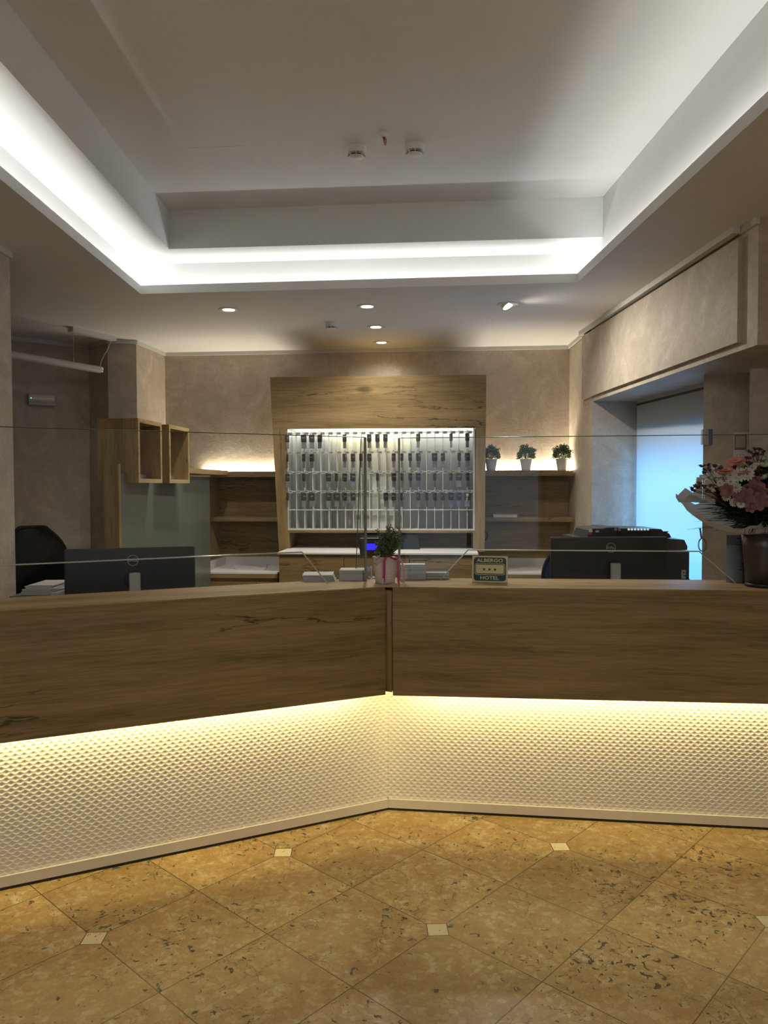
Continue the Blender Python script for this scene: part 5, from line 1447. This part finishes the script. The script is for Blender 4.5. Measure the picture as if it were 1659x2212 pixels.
bur = plain('petal_burgundy', (.07, .018, .028), .7, var=.2, scale=90); crmf = plain('petal_cream', (.42, .44, .30), .6, var=.05)
for px, py, s_, dy in ((1589, 997, .043, -.02), (1568, 1017, .034, -.03), (1604, 1018, .032, -.02), (1565, 1050, .03, .0)):
    c = FP(px, py, dy); m_ = MB(); nn = Vector((-.25, -.35, .85)) if px != 1565 else Vector((-.5, -.8, .2))
    petals(m_, c, nn, 22, s_, s_*.26, .15, .1, 0); petals(m_, c + nn*.004, nn, 16, s_*.7, s_*.2, .3, .1, 0, .1)
    m_.ball(tuple(c + nn.normalized()*.004), s_*.2, 10, 6, 1, None, (1, 1, .6)); m_.build('gerbera', [sal, dky], bq)
for px, py, s_ in ((1597, 1026, .034), (1614, 1024, .030), (1579, 1041, .024), (1590, 1053, .025), (1569, 1073, .020), (1585, 1085, .020), (1600, 1090, .018), (1568, 1050, .02), (1577, 1027, .022), (1640, 1062, .02), (1556, 1044, .017), (1625, 1010, .02)):
    c = FP(px, py, rnd.uniform(-.05, -.01)); m_ = MB(); nn = toc(c) + Vector((rnd.uniform(-.4, .4), 0, rnd.uniform(-.1, .6)))
    petals(m_, c, nn, 12, s_, s_*.36, .12, .05, 0); petals(m_, c + nn.normalized()*.003, nn, 8, s_*.6, s_*.3, .25, 0, 0, .2)
    m_.ball(tuple(c + nn.normalized()*.004), s_*.2, 8, 5, 1); m_.build('daisy', [wht, yel], bq)
for px, py, s_ in ((1606, 1074, .046), (1631, 1060, .050), (1641, 1083, .040), (1571, 1060, .032), (1622, 1095, .026), (1655, 1070, .035), (1630, 1040, .03)):
    c = FP(px, py, rnd.uniform(-.06, -.02)); m_ = MB(); nn = toc(c) + Vector((rnd.uniform(-.5, .3), 0, rnd.uniform(-.4, .3)))
    petals(m_, c, nn, 6, s_, s_*.72, .55, .35, 0); petals(m_, c + nn.normalized()*.003, nn, 5, s_*.6, s_*.5, .8, .1, 0, .5)
    m_.build('pink_blossom', pnk, bq)
for px, py, s_ in ((1529, 1027, .020), (1540, 1030, .024), (1554, 1028, .022), (1520, 1031, .018), (1549, 1010, .020), (1645, 990, .026), (1655, 1004, .022), (1601, 1004, .020), (1650, 1030, .022), (1536, 1016, .016), (1637, 1003, .018)):
    c = FP(px, py, rnd.uniform(-.02, .02)); m_ = MB(); nn = Vector((rnd.uniform(-.8, -.1), -.5, .8))
    m_.ball(tuple(c), s_*.62, 10, 7, 0, None, (1.15, 1, .85))
    for k in range(3): petals(m_, c - nn.normalized()*s_*.4, nn, 5, s_*(1.0-.15*k), s_*.95, 1.0-.1*k, .25, 0, k*.6)
    m_.build('white_rose', crmf if px > 1590 else wht, bq)
# burgundy sprays: twigs ending in small heads
def spray(pxs, base):
    m_ = MB()
    for px, py in pxs:
        c = FP(px, py, rnd.uniform(-.03, .03)); b_ = Vector(base)
        m_.tube([tuple(b_), tuple((b_+c)/2 + Vector((rnd.uniform(-.01, .01), 0, .012))), tuple(c)], .0012, 4)
        for k in range(4):
            q = c + Vector((rnd.uniform(-.009, .009), rnd.uniform(-.008, .008), rnd.uniform(-.004, .006)))
            petals(m_, q, Vector((rnd.uniform(-.5, .5), -.4, 1)), 6, .010, .005, .5, .1, 0, rnd.random())
            m_.ball(tuple(q), .0042, 7, 5)
    m_.build('burgundy_spray', bur, bq)
spray([(1517, 1008), (1524, 1016), (1533, 1006), (1543, 1008), (1531, 1013), (1560, 1010), (1519, 1020)], FP(1560, 1065))
spray([(1497, 1057), (1507, 1053), (1513, 1046), (1504, 1050), (1522, 1052), (1500, 1062), (1530, 1060), (1537, 1050)], FP(1570, 1095))
spray([(1621, 977), (1630, 972), (1640, 972), (1626, 984), (1636, 980), (1650, 976), (1643, 985), (1618, 990)], FP(1640, 1040))
spray([(1590, 1008), (1584, 1011), (1600, 994), (1611, 990), (1607, 1000), (1618, 1002), (1622, 1016)], FP(1620, 1050))
for k in range(9):
    cx = rnd.uniform(1560, 1662); cy = rnd.uniform(1000, 1110)
    spray([(cx+rnd.uniform(-16, 16), cy+rnd.uniform(-12, 12)) for _ in range(7)], FP(cx+10, cy+40, .01))

# ------------------------------------------------------------------ things on the right pier
pd_ = (Vector((2.45, 4.06, 0)) - Vector((Pa.x, Pa.y, 0))).normalized(); pn_ = Vector((pd_.y, -pd_.x, 0))
def PP(px, py): return PL(px, py, Pa, Pa + pd_)
def pier_box(mb, px0, px1, py0, py1, t0, t1, mi=0, bev=0.0):
    a = PP(px0, py1); b = PP(px1, py1); z1 = PP(px0, py0).z
    M_ = frame((a.x, a.y, a.z), pd_, pn_); mb.box(0, (b-a).dot(pd_), 0, z1-a.z, t0, t1, mi, M_, bev)
q = PP(1590, 960)
t = thing('intercom_panel', 'white wall panel with a square inset on the right pier above the flowers', 'wall panel', tuple(q))
mb = MB(); pier_box(mb, 1582.5, 1614.5, 934, 1000, .0005, .012, 0, .002); mb.build('housing', plain('panel_white', (.60, .60, .58), .4, var=.01), t)
mb = MB(); pier_box(mb, 1585.5, 1611.5, 940, 972, .0121, .016, 0, .001); mb.build('inner_frame', plain('panel_grey', (.13, .13, .12), .4), t)
mb = MB(); pier_box(mb, 1587.5, 1608.5, 942, 967, .0161, .018); mb.build('insert', plain('panel_beige', (.36, .34, .29), .5), t)
for k in range(3):
    mb = MB(); pier_box(mb, 1590.5+6.5*k, 1592.3+6.5*k, 982, 984, .0121, .0135); mb.build('button', plain('panel_grey', (.13, .13, .12), .4), t)
q = PP(1524, 945)
t = thing('door_chime', 'small two-tone grey box fixed to the pier edge beside the blue blind', 'wall device', tuple(q))
mb = MB(); pier_box(mb, 1520, 1527, 929, 962, .0005, .05); mb.build('body', plain('chime_grey', (.30, .30, .32), .4, var=.03), t)
mb = MB(); pier_box(mb, 1527.1, 1536, 928, 961, .0005, .045); mb.build('side_cover', plain('chime_dark', (.035, .045, .065), .4, var=.05), t)
mb = MB(); pier_box(mb, 1513.5, 1519.9, 929, 961, .004, .05); mb.build('front_cover', plain('chime_pale', (.36, .37, .40), .4, var=.03), t)
q = PP(1525, 1060)
t = thing('wall_telephone', 'wall telephone on the pier half hidden by the bouquet, coiled cord hanging', 'telephone', tuple(q))
mb = MB(); pier_box(mb, 1520, 1548, 1034, 1110, .0005, .04, 0, .005); mb.build('body', plain('phone_beige', (.50, .46, .40), .45), t)
mb = MB(); a = PP(1503, 1031); b = PP(1514, 1031); c = PP(1514, 1100); d = PP(1499, 1060)
mb.ext([tuple(x + pn_*.045) for x in (a, b, c, d)], -pn_*.03); mb.build('handset', plain('phone_beige', (.50, .46, .40), .45), t)
mb = MB(); Pth = []; 
for k in range(420):
    f = k/419
    if f < .35: g = f/.35; cx, cy = 1510+3*g, 1140+22*g
    else:
        g = (f-.35)/.65*2*PI*.93 - PI/2 + .25; cx, cy = 1515 + 8*math.cos(g), 1176 + 14*math.sin(g)
    p_ = PP(cx, cy) + pn_*.03; a = k*.95
    Pth.append(tuple(p_ + pd_*.0042*math.cos(a) + pn_*.0042*math.sin(a)))
mb.tube(Pth, .0013, 4); mb.build('coiled_cord', plain('cord_brown', (.22, .13, .11), .5), t)

# notices on the counter by the vase
a = Z(1569, 1258, ZTOP); a = Vector((a.x, 3.47, ZTOP)); b = Y(1640, 1262, 3.44)
nd = (b-a); nd.z = 0; nd.normalize(); nn_ = Vector((nd.y, -nd.x, 0)); ztn = Y(1569, 1156, 3.47).z
t = thing('notice_sheet', 'pale grey notice sheet standing on the counter behind the vase', 'notice', (a.x, a.y, ZTOP))
M_ = frame((a.x, a.y, ZTOP+.0004), nd, nn_); wN = .148; hN = ztn-ZTOP
mb = MB(); mb.box(0, wN, 0, hN, -.0015, 0, 0, M_); mb.box(0, wN, 0, .0015, -.04, -.0016, 0, M_); mb.build('sheet', plain('notice_grey', (.27, .30, .32), .45, var=.02), t)
mb = MB()
for u, v, L_ in ((.042, .93, .03), (.035, .80, .04), (.062, .395, .025), (.058, .335, .028), (.053, .27, .035)):
    rr = random.Random(int(v*1000)); x = u
    while x < u+L_:
        w_ = rr.uniform(.002, .004); mb.box(x, x+w_, hN*v-.0018, hN*v+.0018+rr.choice((0, .0012)), .0001, .0004, 0, M_); x += w_+.0012
mb.build('print', plain('ink', (.04, .045, .06), .6), t)

# mark on the pier plaster, black cable by the cabinet
q = BPv(1050, 1150, .06)
t_ = MB(); t_.tube([tuple(BPv(px, py, .05)) for px, py in ((1047, 1149), (1052, 1152), (1053.5, 1158), (1051, 1164), (1048, 1168))], .006, 6)
o_ = t_.build('cable_loop', blackp(), None, tuple(q)); props(o_, 'short black cable loop poking out beside the key cabinet, under the middle shelf', 'cable')
